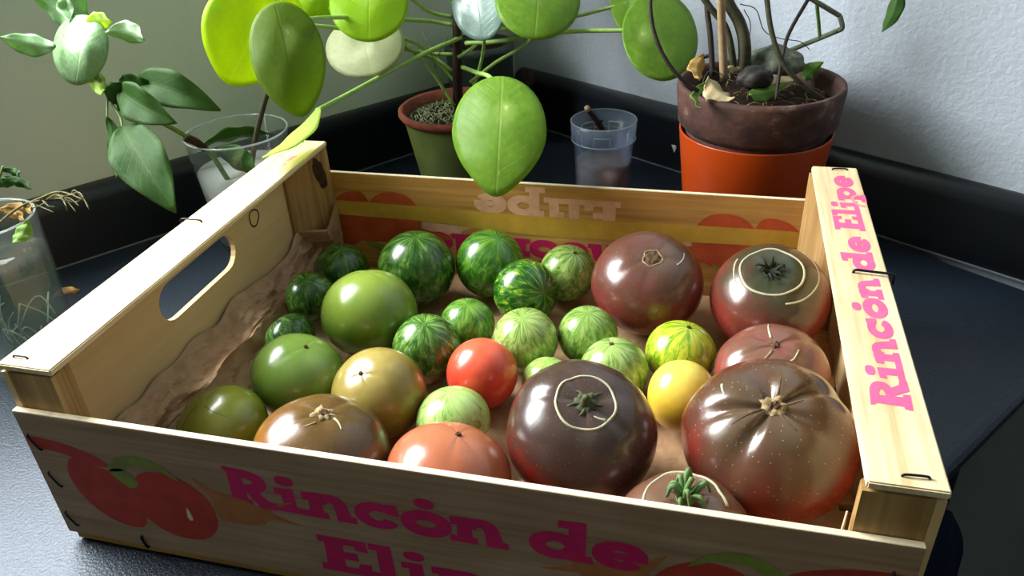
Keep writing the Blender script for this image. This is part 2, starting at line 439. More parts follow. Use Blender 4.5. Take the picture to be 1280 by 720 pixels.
# ---- lettering: chunky slab letters, drawn as flat printed shapes
def arc(cx, cy, ro_x, ro_y, ri_x, ri_y, a0=0, a1=360, n=22, icx=None, icy=None):
    """strip between an outer and an inner ellipse as quads"""
    icx = cx if icx is None else icx; icy = cy if icy is None else icy
    P = []
    for k in range(n):
        q = []
        for kk in (k, k+1):
            a = math.radians(a0+(a1-a0)*kk/n); q.append(((cx+ro_x*math.cos(a), cy+ro_y*math.sin(a)), (icx+ri_x*math.cos(a), icy+ri_y*math.sin(a))))
        P.append([q[0][0], q[1][0], q[1][1], q[0][1]])
    return P
def disc(cx, cy, rx, ry, n=18): return [[(cx+rx*math.cos(2*PI*k/n), cy+ry*math.sin(2*PI*k/n)) for k in range(n)]]
G = {
 'R': (.98, [[(0, 1), (.42, .97), (.42, .82), (.14, .84)], [(.10, .9), (.34, .9), (.36, .1), (.06, .1)], [(-.02, .18), (.44, .14), (.46, 0), (-.05, .03)]]
       + arc(.40, .68, .46, .29, .24, .11, -100, 105) + [[(.40, .46), (.60, .48), (.80, .18), (.98, .14), (.98, 0), (.66, 0)], [(.14, .97), (.46, .97), (.44, .80), (.14, .82)]]),
 'i': (.52, disc(.24, .86, .17, .11) + [[(0, .62), (.36, .64), (.37, .1), (.14, .1), (.14, .50), (0, .48)], [(-.03, .15), (.52, .13), (.52, 0), (-.05, .02)]]),
 'n': (1.0, [[(-.02, .62), (.33, .66), (.34, .08), (.10, .08), (.11, .47), (-.02, .46)], [(-.04, .13), (.42, .13), (.44, 0), (-.05, 0)]]
       + arc(.52, .36, .34, .30, .12, .13, 0, 165) + [[(.64, .38), (.86, .38), (.92, .13), (1.02, .11), (1.02, 0), (.66, 0)]]),
 'c': (.86, arc(.42, .32, .44, .33, .21, .15, 62, 328, 26) + [[(.50, .62), (.80, .66), (.84, .40), (.62, .44)]]),
 'o': (.90, arc(.45, .32, .47, .33, .25, .12, 0, 360, 30)),
 'd': (1.06, arc(.42, .32, .45, .33, .21, .14, 0, 360, 30) + [[(.52, .98), (.96, 1.0), (.94, .10), (.70, .10), (.70, .84), (.50, .84)], [(.68, .14), (1.06, .14), (1.08, 0), (.66, 0)]]),
 'e': (.92, arc(.44, .32, .47, .34, .22, .16, -8+8, 318, 28) + [[(.12, .38), (.90, .38), (.91, .24), (.12, .26)]]),
 'E': (.92, [[(-.03, 1), (.42, 1), (.38, .05), (.08, .05), (.10, .86), (-.03, .86)], [(.2, 1), (.88, 1), (.90, .72), (.72, .74), (.68, .86), (.2, .84)], [(.2, .58), (.66, .60), (.68, .42), (.2, .42)], [(-.04, .15), (.70, .14), (.74, .30), (.92, .32), (.90, 0), (-.05, 0)]]),
 'l': (.50, [[(-.02, 1), (.36, 1), (.38, .1), (.13, .1), (.13, .86), (-.02, .86)], [(-.04, .14), (.50, .14), (.51, 0), (-.05, 0)]]),
 'p': (1.04, [[(-.02, .64), (.34, .66), (.34, -.28), (.10, -.28), (.11, .48), (-.02, .48)], [(-.06, -.20), (.46, -.20), (.46, -.34), (-.06, -.34)]] + arc(.56, .32, .45, .34, .22, .15, 0, 360, 28)),
}
def lettering(text, size, origin, ax, ay, n, mat, parent, name='lettering', track=.10, sx=1.0, wave=0.0):
    bm = bmesh.new(); x = 0.0; lift = .0003; origin, ax, ay, n = V(origin), V(ax), V(ay), V(n)
    for ch in text:
        if ch == ' ': x += .42; continue
        key = 'o' if ch == 'ó' else ch
        wd, polys = G[key]; polys = list(polys)
        if ch == 'ó': polys = polys + disc(.46, .86, .17, .11)
        dy = wave*math.sin(x*1.7)
        lift = .00008
        for P in polys:
            for ox, oy in ((-.03, -.025), (.03, .025), (-.03, .025), (.03, -.025)):
                lift += 6e-7
                bm.faces.new([bm.verts.new(origin + ax*((x+px+ox)*size*sx) + ay*((py+dy+oy)*size) + n*lift) for px, py in P])
        x += wd + track
    return obj(name, bm, mat, parent, False)
def blob(name, pts, origin, ax, ay, n, mat, parent, lift=.00012, smooth_n=6):
    o, ax, ay, n = V(origin), V(ax), V(ay), V(n)
    P = [V((x, y, 0)) for x, y in pts]; Q = []
    K = len(P)
    for i in range(K):
        a, b_, c, d = P[i-1], P[i], P[(i+1) % K], P[(i+2) % K]
        for k in range(smooth_n):
            t = k/smooth_n; Q.append(.5*((2*b_)+(c-a)*t+(2*a-5*b_+4*c-d)*t*t+(3*b_-a-3*c+d)*t**3))
    bm = bmesh.new(); bm.faces.new([bm.verts.new(o+ax*q.x+ay*q.y+n*lift) for q in Q])
    return obj(name, bm, mat, parent, False)
def ell(cx, cy, rx, ry, k=12, wob=0.0, rot=0.0):
    out = []
    for i in range(k):
        a = 2*PI*i/k; w = 1+wob*math.sin(3*a+cx*100)
        x, y = rx*w*math.cos(a), ry*w*math.sin(a); out.append((cx+x*math.cos(rot)-y*math.sin(rot), cy+x*math.sin(rot)+y*math.cos(rot)))
    return out
def panel_print(origin, ax, ay, n, parent, mats):
    """fruit drawings and two lines of lettering; (0,0) = lower left corner of the panel"""
    a = (origin, ax, ay, n)
    if mats.get('yellow'):
        blob('printed_band', [(.008, .023), (.1, .0225), (.2, .024), (.3, .0225), (.388, .023), (.390, .033), (.3, .035), (.2, .040), (.1, .036), (.008, .033)], *a, mats['yellow'], parent, .00024)
        blob('printed_ribbon', [(.004, .037), (.06, .036), (.12, .042), (.13, .048), (.08, .052), (.004, .056)], *a, mats['red'], parent, .00027)
        blob('printed_ribbon', [(.28, .046), (.33, .038), (.392, .036), (.392, .054), (.34, .056), (.29, .052)], *a, mats['red'], parent, .00027)
    for x0, s in ((.0, 1), (.397, -1)):
        def X(p): return [(x0+s*x, y) for x, y in p]
        blob('printed_stalk', X([(.003, .066), (.02, .0655), (.036, .061), (.045, .055), (.036, .053), (.02, .058), (.004, .060)]), *a, mats['red'], parent, .00010)
        blob('printed_fruit', X([(.024, .056), (.018, .044), (.022, .028), (.034, .016), (.050, .014), (.056, .026), (.054, .042), (.046, .050), (.036, .053)]), *a, mats['red'], parent, .00012)
        blob('printed_fruit', X([(.060, .052), (.053, .038), (.056, .022), (.068, .013), (.086, .014), (.096, .026), (.095, .042), (.086, .052), (.074, .056)]), *a, mats['orange'], parent, .00016)
        blob('printed_leaf', X([(.044, .052), (.050, .060), (.062, .064), (.074, .061), (.082, .052), (.072, .057), (.060, .058), (.052, .053)]), *a, mats['green'], parent, .0002)
        blob('printed_leaf', X([(.044, .051), (.052, .054), (.058, .046), (.052, .042)]), *a, mats['green'], parent, .0002)
        blob('printed_fruit', X([(.090, .056), (.100, .050), (.116, .046), (.126, .040), (.122, .032), (.108, .030), (.098, .032), (.097, .044)]), *a, mats['brown'], parent, .00011)
        blob('printed_stroke', X([(.112, .040), (.126, .046), (.140, .050), (.128, .042), (.142, .036), (.126, .037)]), *a, mats['brown'], parent, .00010)
    if not mats.get('yellow'): blob('printed_glint', [(.080, .028), (.0815, .035), (.083, .028), (.0815, .026)], *a, mats['pale'], parent, .0003, 2)
    lettering('Rincón de', .0225, (origin[0]+ax[0]*.1085, origin[1], origin[2]+ay[2]*.0440), ax, ay, n, mats['text'], parent, sx=1.03, track=.08)
    lettering('Elipe', .0225, (origin[0]+ax[0]*.1500, origin[1], origin[2]+ay[2]*.0090), ax, ay, n, mats['text2'], parent, sx=1.12, track=.08)
panel_print((0, 0, .006), (1, 0, 0), (0, 0, 1), (0, -1, 0), front, dict(red=M['ink_red'], orange=M['ink_red'], green=M['ink_green'], brown=M['ink_brown'], pale=M['ink_pale'], text=M['ink'], text2=M['ink']))
# the back panel is nailed on upside down with its print facing inwards
panel_print((.398, WD-.0034, .0862), (-1, 0, 0), (0, 0, -1), (0, -1, 0), back, dict(red=M['ink_redo'], orange=M['ink_redo'], green=M['ink_green'], brown=M['ink_ghost'], pale=M['ink_pale'], text=M['ink'], text2=M['ink_ghost'], yellow=M['ink_yellow']))
lettering('Rincón de Elipe', .0150, (.3945, .0475, HP), (0, 1, 0), (-1, 0, 0), (0, 0, 1), M['ink_rail'], rail_r, sx=1.175, track=.08)
lettering('Rincón de Elipe', .0140, (.0065, .2600, HP), (0, -1, 0), (1, 0, 0), (0, 0, 1), M['ink_faded'], rail_l, sx=.95, track=.05)
# staples
def staple(a, b_, n, parent, r=.0005, h=.0008):
    a, b_, n = V(a), V(b_), V(n)
    tube('staple', [a-n*.001, a+n*h, a.lerp(b_, .5)+n*(h+.0003), b_+n*h, b_-n*.001], r, M['staple'], parent, segs=6, n=3)
for x, z in ((.0062, .0690), (.0082, .0450), (.0070, .0170)): staple((x-.0022, 0, z+.0042), (x+.0022, 0, z-.0042), (0, -1, 0), front)
staple((.0475, 0, .0135), (.0490, 0, .0062), (0, -1, 0), front, .0007)
for x, z in ((.3905, .069), (.3905, .045), (.3905, .018)): staple((x-.002, 0, z+.004), (x+.002, 0, z-.004), (0, -1, 0), front)
for y in (.0095, WD-.0075):
    staple((L-.0150, y-.001, HP), (L-.0065, y-.0005, HP), (0, 0, 1), rail_r)
    staple((.0045, y, HP), (.0120, y, HP), (0, 0, 1), rail_l)
tube('bent_nail', [(.3836, .1526, HP-.001), (.3842, .1526, HP+.0016), (.3900, .1520, HP+.0018), (.4005, .1513, HP+.0016), (.4022, .1512, HP+.0006), (.4024, .1511, HP-.004)], .00075, M['staple'], rail_r, .0006, 7, 4)
tube('bent_nail', [(.0126, .1510, HP-.001), (.0120, .1511, HP+.0012), (.0060, .1509, HP+.0016), (-.0012, .1506, HP+.0013), (-.0022, .1506, HP-.003)], .0006, M['staple'], rail_l, .0005, 7, 4)
# splinter by the near right post
tube('splinter', [(L-.031, .0060, .066), (L-.0306, .0062, .0940)], .0009, M['rail'], front, .0004, 5, 1)

# ------------------------------------------------------------ crumpled brown paper in the crate
def paper_mat():
    m, t, b = nt('kraft_paper')
    n = noise_node(t, 90, 4, .6, mapping(t, (1, 1, 1)))
    r = ramp(t, [(.3, hx('#a07c58')), (.7, hx('#bf9b76'))], n.outputs[0]); t.links.new(r.outputs[0], b.inputs['Base Color'])
    b.inputs['Roughness'].default_value = .55; bump(t, b, n.outputs[0], .2, .0006)
    return m
M['paper'] = paper_mat()
bm = bmesh.new(); NX, NY = 150, 130
def ridged(x, y, seed):
    v = 0; amp = 1
    for k in range(4):
        q = 2**k; v += amp*(1-abs(noise.noise(V((x*q, y*q, seed+k*7.3))))*2)**2; amp *= .5
    return v
def crumple(x, y): return ridged(x*16, y*13, 1.7)*.0030-.0022
prof = []   # (x, z) of the paper along its width; it climbs the end wall and folds back
grid = []
for j in range(NY+1):
    v = j/NY; y = .0055 + v*(.2875-.0055); row = []
    hgt = .034 + .013*noise.noise(V((v*3.2, 0, 2))) + .006*noise.noise(V((v*11, 0, 5)))
    if v > .86: hgt += .02*(v-.86)/.14
    run = .030 + .010*noise.noise(V((v*4.0, 9, 2)))
    for i in range(NX+1):
        w = i/NX
        if w < .22:
            q = w/.22; x = .0060 + .003*noise.noise(V((v*9, q*3, 7)))*q + run*q; z = .0095 + hgt*(1-q)**1.2 + .008*math.exp(-((q-.58-.22*noise.noise(V((v*2.6, 4, 4))))/.09)**2)
            c = ridged(q*1.3, v*3.2, 5.1)*.0056-.004; g_ = math.sin(PI*min(1, q*1.2))*.8+.2; x += c*1.5*g_; z += c*1.0*g_
        else:
            q = (w-.22)/.78; x0 = .0060+run; x = x0 + (.388-x0)*q; z = .0078 + crumple(x, y)*.55
        inpost = (x < .031 and (y < .036-(x*.95) or y > WD-.036+(x*.95)))
        if inpost: x = max(x, .0305)
        row.append(bm.verts.new((x, y, z)))
    grid.append(row)
for j in range(NY):
    for i in range(NX): bm.faces.new((grid[j][i], grid[j][i+1], grid[j+1][i+1], grid[j+1][i]))
po = obj('paper_liner', bm, M['paper'], None, False)
so_ = po.modifiers.new('thick', 'SOLIDIFY'); so_.thickness = .0004
tag(po, 'crumpled brown kraft paper lining the crate under the tomatoes', 'paper')

# ------------------------------------------------------------ tomatoes
def tomato_mat(name, R, kind, P):
    m, t, b = nt(name)
    co = mapping(t, (1/R, 1/R, 1/R))
    sx = N(t, 'ShaderNodeSeparateXYZ'); t.links.new(co, sx.inputs[0])
    X, Y, Zc = sx.outputs
    nb = noise_node(t, 1.6, 3, .5, mapping(t, (1/R,)*3, loc=(P.get('seed', 0), 0, 0)))
    rough = P.get('rough', .26)
    if kind == 'zebra':
        rho = math_(t, 'SQRT', math_(t, 'ADD', math_(t, 'ADD', math_(t, 'MULTIPLY', X, X), math_(t, 'MULTIPLY', Y, Y)), .002))
        cx, cy = math_(t, 'DIVIDE', X, rho), math_(t, 'DIVIDE', Y, rho)
        cb = N(t, 'ShaderNodeCombineXYZ'); f = P.get('freq', 3.4)*1.25
        t.links.new(math_(t, 'MULTIPLY', cx, f), cb.inputs[0]); t.links.new(math_(t, 'MULTIPLY', cy, f), cb.inputs[1])
        t.links.new(math_(t, 'ADD', math_(t, 'MULTIPLY', Zc, 3.0), P.get('seed', 0)), cb.inputs[2])
        ns = noise_node(t, 1.0, 7, .72, cb.outputs[0], .7)
        w = P.get('w', .5)
        r = ramp(t, [(w-.12, hx(P['a'])), (w-.01, hx(P['m'])), (w+.11, hx(P['b']))], ns.outputs[0])
        c = r.outputs[0]
        if 'bottom' in P:
            f2 = ramp(t, [(.22, (1, 1, 1, 1)), (.50, (0, 0, 0, 1))], math_(t, 'ADD', math_(t, 'MULTIPLY', Zc, .5), math_(t, 'MULTIPLY', nb.outputs[0], .9)))
            c = mix(t, f2.outputs[0], c, hx(P['bottom']))
    else:
        # colour changes from the blossom end to the shoulder with ragged borders
        v = math_(t, 'ADD', math_(t, 'MULTIPLY', Zc, .5), math_(t, 'MULTIPLY', math_(t, 'SUBTRACT', nb.outputs[0], .5), P.get('rag', .7)))
        if 'side' in P:   # colour patch on one side
            d = P['side']; v = math_(t, 'ADD', v, math_(t, 'ADD', math_(t, 'MULTIPLY', X, d[0]), math_(t, 'MULTIPLY', Y, d[1])))
        v = math_(t, 'ADD', v, .5)
        r = ramp(t, [(p, hx(c)) for p, c in P['stops']], v); c = r.outputs[0]
        n2 = noise_node(t, 5, 4, .6, co)
        r2 = ramp(t, [(.3, (.90, .90, .90, 1)), (.7, (1, 1, 1, 1))], n2.outputs[0]); c = mix(t, 1.0, c, r2.outputs[0], 'MULTIPLY')
    if P.get('specks'):   # tiny pale corky specks
        vo = N(t, 'ShaderNodeTexVoronoi'); vo.inputs['Scale'].default_value = 16; t.links.new(co, vo.inputs['Vector'])
        rs = ramp(t, [(.07, (P['specks'],)*3+(1,)), (.13, (0, 0, 0, 1))], vo.outputs['Distance'])
        c = mix(t, rs.outputs[0], c, hx('#c2b28a'))
    t.links.new(c, b.inputs['Base Color'])
    b.inputs['Roughness'].default_value = rough; b.inputs['Specular IOR Level'].default_value = .55
    b.inputs['Coat Weight'].default_value = .2; b.inputs['Coat Roughness'].default_value = .12
    nf = noise_node(t, 14, 3, .5, co); bump(t, b, nf.outputs[0], .05, .001)
    return m
M['cork'] = plain('corky_scar', '#94805c', .8, .2, .35, 500, .5)
M['cork_dark'] = plain('dark_cork', '#5c4634', .8, .2, .4, 500, .5)
M['scar_line'] = plain('pale_scar_line', '#b4b192', .7, .2, .12, 300)
M['scar_dark'] = plain('dark_scar', '#4e3a22', .8, .2, .3, 400)
M['sepal'] = plain('green_sepal', '#5c7a46', .6, .3, .3, 300)
M['sepal_dark'] = plain('dried_sepal', '#20281c', .7, .3, .3, 300)
M['stub'] = plain('stem_stub', '#4a5034', .7, .3, .3, 300, .4)
ZF = .0120
DARKZ = dict(a='#1b3f0e', m='#38621c', b='#6f9038')
MIDZ = dict(a='#2f5c1c', m='#557f2a', b='#86a648')
LIGHTZ = dict(a='#476f2a', m='#7c9c44', b='#a8bc6c')
TOM = {
 1: ((.0515, .2387, .0208, .95, 0), (.19, -.08, .98), 'zebra', dict(DARKZ, w=.56), 'small dark green tomato tucked in the crate corner under the knotted post'),
 2: ((.0470, .1979, .0173, 1.02, .0043), (.11, -.3, .95), 'zebra', dict(DARKZ, seed=3, w=.54), 'small dark green striped tomato between the brown paper and the biggest plain green tomato'),
 3: ((.0515, .1570, .0171, .85, 0), (-.7, .2, .69), 'zebra', dict(MIDZ, a='#1f4a16', m='#3d6c2a', b='#7a9c54', seed=5, w=.52), 'small oval green tomato with pale stripes lying against the crumpled paper'),
 4: ((.1017, .1759, .0314, .90, 0), (-.03, .25, .97), 'solid', dict(stops=[(0, '#466a1a'), (.5, '#637f26'), (.9, '#7c9236')], rag=.5), 'biggest plain light green tomato without stripes, smooth and glossy'),
 5: ((.1103, .2410, .0278, .95, 0), (.1, -.03, .99), 'zebra', dict(DARKZ, seed=7, w=.54), 'large dark green striped tomato against the back panel behind the plain green one'),
 6: ((.1601, .2599, .0251, .96, 0), (.3, -.1, .94), 'zebra', dict(MIDZ, a='#2a5a14', m='#4c7e22', b='#7a9c3c', seed=9, w=.55), 'mid green striped tomato against the back panel beside the yellow streaked one'),
 7: ((.1944, .2265, .0225, .93, .0018), (.75, -.55, .35), 'zebra', dict(a='#164410', m='#3f7718', b='#b9c23a', seed=11, w=.57, freq=3.8), 'dark green tomato with slanting yellow streaks'),
 8: ((.2165, .2629, .0203, .99, 0), (.31, -.16, .94), 'zebra', dict(LIGHTZ, seed=13, w=.50), 'pale green tomato with stripes meeting at a dot, touching the back panel'),
 9: ((.2752, .2404, .0370, .80, 0), (.11, -.37, .92), 'solid', dict(stops=[(0, '#7a2622'), (.50, '#7c302a'), (.74, '#643a30'), (.95, '#5e4636')], rag=.6, specks=.3, seed=2), 'large brown red tomato with a corky round scar against the back panel'),
 10: ((.3531, .2343, .0372, .80, .0002), (-.08, -.36, .93), 'solid', dict(stops=[(0, '#74241e'), (.55, '#7e3026'), (.70, '#64382c'), (.82, '#3e3c28'), (1, '#2c3a20')], rag=.45, specks=.2, seed=4), 'brown tomato with dark green shoulders, pale scar rings and dried sepals'),
 11: ((.1629, .1916, .0182, .92, 0), (.1, -.04, .99), 'zebra', dict(MIDZ, m='#55852a', b='#7ea23e', seed=15, w=.50), 'small glossy mid green tomato behind the striped one with a rusty blush'),
 12: ((.2058, .1762, .0206, .97, .0002), (-.02, -.23, .97), 'zebra', dict(LIGHTZ, seed=17, w=.47, freq=4.5), 'pale green finely striped tomato just behind the red tomato'),
 13: ((.2432, .1907, .0191, .97, 0), (.02, -.13, .99), 'zebra', dict(LIGHTZ, a='#3a6a22', m='#6c943a', b='#9ab460', seed=19, w=.49, freq=4.2), 'green striped tomato between the finely striped one and the big brown red one'),
 14: ((.1490, .1521, .0214, 1.05, .0001), (.09, -.2, .98), 'zebra', dict(DARKZ, a='#1c4410', m='#406c20', b='#86a650', seed=21, w=.52, bottom='#7a4a26'), 'dark green striped tomato with a rusty blush beside the red tomato'),
 15: ((.1889, .1367, .0212, .99, 0), (.16, .3, .94), 'solid', dict(stops=[(0, '#c23022'), (.5, '#d8452f'), (1, '#dc6244')], rag=.3), 'only red tomato, small, smooth and round'),
 16: ((.2264, .1458, .0155, .90, 0), (0, .05, 1), 'zebra', dict(LIGHTZ, m='#86a846', b='#a8c26a', seed=23, w=.46), 'smallest light green tomato wedged between the red and the dark brown tomato'),
 17: ((.2646, .1571, .0203, .93, .0002), (-.11, .01, .99), 'zebra', dict(LIGHTZ, seed=25, w=.48, b='#a8be74'), 'pale green striped tomato with a dark blossom dot beside the yellow tomato'),
 18: ((.3017, .1807, .0214, .90, 0), (.19, .07, .98), 'zebra', dict(a='#3f7a16', m='#86a81e', b='#c0c63a', seed=27, w=.46, freq=4.2), 'yellow green streaked tomato with a brown scar behind the yellow tomato'),
 19: ((.3053, .1385, .0194, 1.05, 0), (-.1, .3, .94), 'solid', dict(stops=[(0, '#c79a2a'), (.5, '#dcb83a'), (1, '#e6cf5a')], rag=.4), 'only yellow tomato, small, smooth and oval'),
 20: ((.3539, .1658, .0320, .73, 0), (-.06, -.15, .99), 'solid', dict(stops=[(0, '#80302a'), (.6, '#8a4238'), (.85, '#745040'), (1, '#70583e')], rag=.6, specks=.25, seed=6), 'flattened pinkish brown tomato with a creased pale scar beside the crate end'),
 21: ((.0830, .1100, .0277, .845, 0), (.35, .08, .93), 'solid', dict(stops=[(0, '#446a1c'), (.5, '#5c7e2a'), (1, '#76923e')], rag=.5, seed=8), 'plain green tomato with a tiny dark scar beside the crumpled paper'),
 22: ((.0615, .0614, .0251, .85, .0004), (-.22, -.2, .96), 'solid', dict(stops=[(0, '#4c6218'), (.5, '#667620'), (1, '#7a7c28')], rag=.7, seed=10), 'olive green tomato with thin dark scratches beside the front panel'),
 23: ((.1378, .1020, .0272, .91, 0), (-.14, -.42, .90), 'solid', dict(stops=[(0, '#84462a'), (.36, '#7e6428'), (.62, '#86782c'), (1, '#a08e4a')], rag=.9, seed=12), 'yellowish green tomato with a pinkish blush and a tiny scar'),
 24: ((.1316, .0440, .0346, .76, .0052), (.15, .11, .98), 'solid', dict(stops=[(0, '#b4761a'), (.40, '#94601e'), (.60, '#6a4a22'), (1, '#54401e')], rag=.4, specks=.25, seed=14, side=(.28, .05)), 'flat bronze brown tomato with an orange patch and a torn stem scar'),
 25: ((.1839, .0951, .0206, .86, .0019), (-.11, .12, .99), 'zebra', dict(LIGHTZ, a='#356626', m='#86aa52', b='#a4c070', seed=29, w=.43, freq=3.8), 'pale green tomato with dark feathered stripes behind the salmon pink one'),
 26: ((.1984, .0449, .0318, .80, .0007), (.19, .24, .95), 'solid', dict(stops=[(0, '#98441e'), (.6, '#a85636'), (1, '#ae6c4c')], rag=.5, seed=16), 'salmon pink tomato with a tiny blossom dot behind the front panel'),
 27: ((.2573, .0830, .0385, .84, 0), (.14, -.3, .94), 'solid', dict(stops=[(0, '#861e12'), (.52, '#741f16'), (.64, '#4a2a22'), (.75, '#40302a'), (1, '#4a3830')], rag=.5, specks=.25, seed=18), 'dark chocolate brown tomato with a stem stub inside a pale scar ring'),
 28: ((.3490, .0935, .0425, .815, 0), (-.04, -.33, .94), 'solid', dict(stops=[(0, '#84241a'), (.55, '#7c2a20'), (.70, '#5c3426'), (.85, '#54402e'), (1, '#665440')], rag=.5, specks=.6, seed=20), 'largest tomato, ribbed brown with deep creases around a corky scar'),
 29: ((.3124, .0343, .0308, .775, .0010), (-.02, .03, 1), 'solid', dict(stops=[(0, '#823a2a'), (.55, '#744234'), (1, '#66523e')], rag=.6, specks=.3, seed=22), 'low brown tomato with a curly green calyx behind the front panel'),
}
SHAPE = {  # ribs, rib depth, dimple depth, dimple width, wobble
 9: (5, .014, .07, .30, .03), 10: (5, .012, .08, .34, .03), 20: (4, .035, .07, .34, .06), 24: (5, .018, .06, .28, .05), 26: (5, .010, .01, .3, .03),
 27: (5, .022, .11, .34, .03), 28: (5, .075, .10, .30, .06), 29: (6, .020, .07, .34, .04), 21: (5, .008, .03, .3, .02), 4: (5, .012, .0, .3, .02), 23: (5, .01, .02, .2, .02)}
def make_tomato(i):
    (x, y, R, k, dz), axis, kind, P, label = TOM[i]
    ribs, rd, dd, dw, wob = SHAPE.get(i, (5, .006, .015, .2, .015))
    big = i in SHAPE
    nu, nv = (72, 40) if big else (48, 28)
    def surf(th, ph, off=0.0):
        """ph: 0 = stem end, PI = blossom end; unit sphere shaped into a tomato, metres"""
        s, c = math.sin(ph), math.cos(ph)
        s2 = s**.92 if s > 0 else 0
        rib = (0.5-0.5*math.cos(ribs*th + 1.3*math.sin(th*2+i) + i))   # 0 in the crease
        crease = (1-rib)**3
        wt = max(0, c+.35)/1.35
        r = s2*(1 - rd*crease*wt + wob*(noise.noise(V((math.cos(th)*1.2, math.sin(th)*1.2, c*1.2+i*3)))-.1))
        z = k*c - dd*math.exp(-(r/dw)**2)*(1 if c > 0 else .4) - rd*.9*crease*math.exp(-((r-dw*1.1)/(dw*1.3))**2)*(1 if c > 0 else 0)
        return V((r*math.cos(th), r*math.sin(th), z))*R*(1+off)
    bm = bmesh.new(); top = bm.verts.new(surf(0, 0)); bot = bm.verts.new(surf(0, PI)); rows = []
    for a in range(1, nv):
        rows.append([bm.verts.new(surf(2*PI*b/nu, PI*a/nv)) for b in range(nu)])
    for b in range(nu):
        b2 = (b+1) % nu; bm.faces.new((top, rows[0][b], rows[0][b2])); bm.faces.new((bot, rows[-1][b2], rows[-1][b]))
        for a in range(nv-2): bm.faces.new((rows[a][b], rows[a+1][b], rows[a+1][b2], rows[a][b2]))
    o = obj('tomato', bm, tomato_mat('tomato_skin_%d' % i, R, kind, P))
    q = V((0, 0, 1)).rotation_difference(V(axis).normalized())
    o.rotation_mode = 'QUATERNION'; o.rotation_quaternion = q @ Quaternion((0, 0, 1), i*1.3)
    if i == 24: o.rotation_quaternion = q
    low = min((q @ v.co).z if i == 24 else (o.rotation_quaternion @ v.co).z for v in o.data.vertices)
    o.location = (x, y, ZF+dz-low)
    tag(o, label, 'tomato', 'tomatoes in the crate')
    mw = Matrix.Translation(o.location) @ o.rotation_quaternion.to_matrix().to_4x4()
    o.matrix_world = mw
    return o, surf, R
def child(name, bm, mat, o):
    c = obj(name, bm, mat); c.parent = o; return c
def scar_disc(o, surf, R, rad, mat, name='stem_scar', ragged=.3, seed=0):
    bm = bmesh.new(); n = 26; c = bm.verts.new(surf(0, 0.0001, .0)+V((0, 0, .02*R))); rings = []
    for f, lift in ((.35, .022), (.7, .03), (1.0, .004)):
        ring = []
        for k in range(n):
            th = 2*PI*k/n; w = rad*f*(1+ragged*noise.noise(V((math.cos(th)*2.5, math.sin(th)*2.5, seed+f*2))))
            ring.append(bm.verts.new(surf(th, w, .0)+V((0, 0, lift*R*(1+.5*rnd.random())))))
        rings.append(ring)
    for k in range(n): bm.faces.new((c, rings[0][k], rings[0][(k+1) % n]))
    for a, b in zip(rings[:-1], rings[1:]):
        for k in range(n): bm.faces.new((a[k], b[k], b[(k+1) % n], a[(k+1) % n]))
    return child(name, bm, mat, o)
def scar_arc(o, surf, ph0, ph1, th0, th1, mat, name='scar_line', r=.00065, n=40, wob=.04):
    bm = bmesh.new(); pts = []
    for k in range(n+1):
        t = k/n; th = th0+(th1-th0)*t; ph = ph0+(ph1-ph0)*t + wob*noise.noise(V((math.cos(th)*1.5, math.sin(th)*1.5, ph0*9)))
        pts.append(surf(th, ph, -.004))
    closed = abs((th1-th0)-2*PI) < 1e-3
    add_tube(bm, pts[:-1] if closed else pts, r, r if closed else r*.5, 6, 1, closed)
    return child(name, bm, mat, o)
def dot(o, surf, R, rad, mat): scar_disc(o, surf, R, rad, mat, 'blossom_dot', .4, 3)
def sepals(o, surf, R, n, length, mat, lift, w=.0016, curl=.4, seed=1):
    rr = random.Random(seed)
    for k in range(n):
        th = 2*PI*k/n + rr.uniform(-.3, .3); ln = length*rr.uniform(.7, 1.2); base = surf(th, .06)
        d = V((math.cos(th), math.sin(th), 0)); h = lift*rr.uniform(.5, 1.4); sd = V((-d.y, d.x, 0))*rr.uniform(-.5, .5)
        bm = bmesh.new()
        add_tube(bm, [base, base+d*ln*.35+V((0, 0, h*.8)), base+(d+sd*.5)*ln*.75+V((0, 0, h*1.1)), base+(d+sd)*ln+V((0, 0, h*(1.1-curl)))], w*.55, w*.2, 6, 4)
        child('sepal', bm, mat, o)
TO = {}
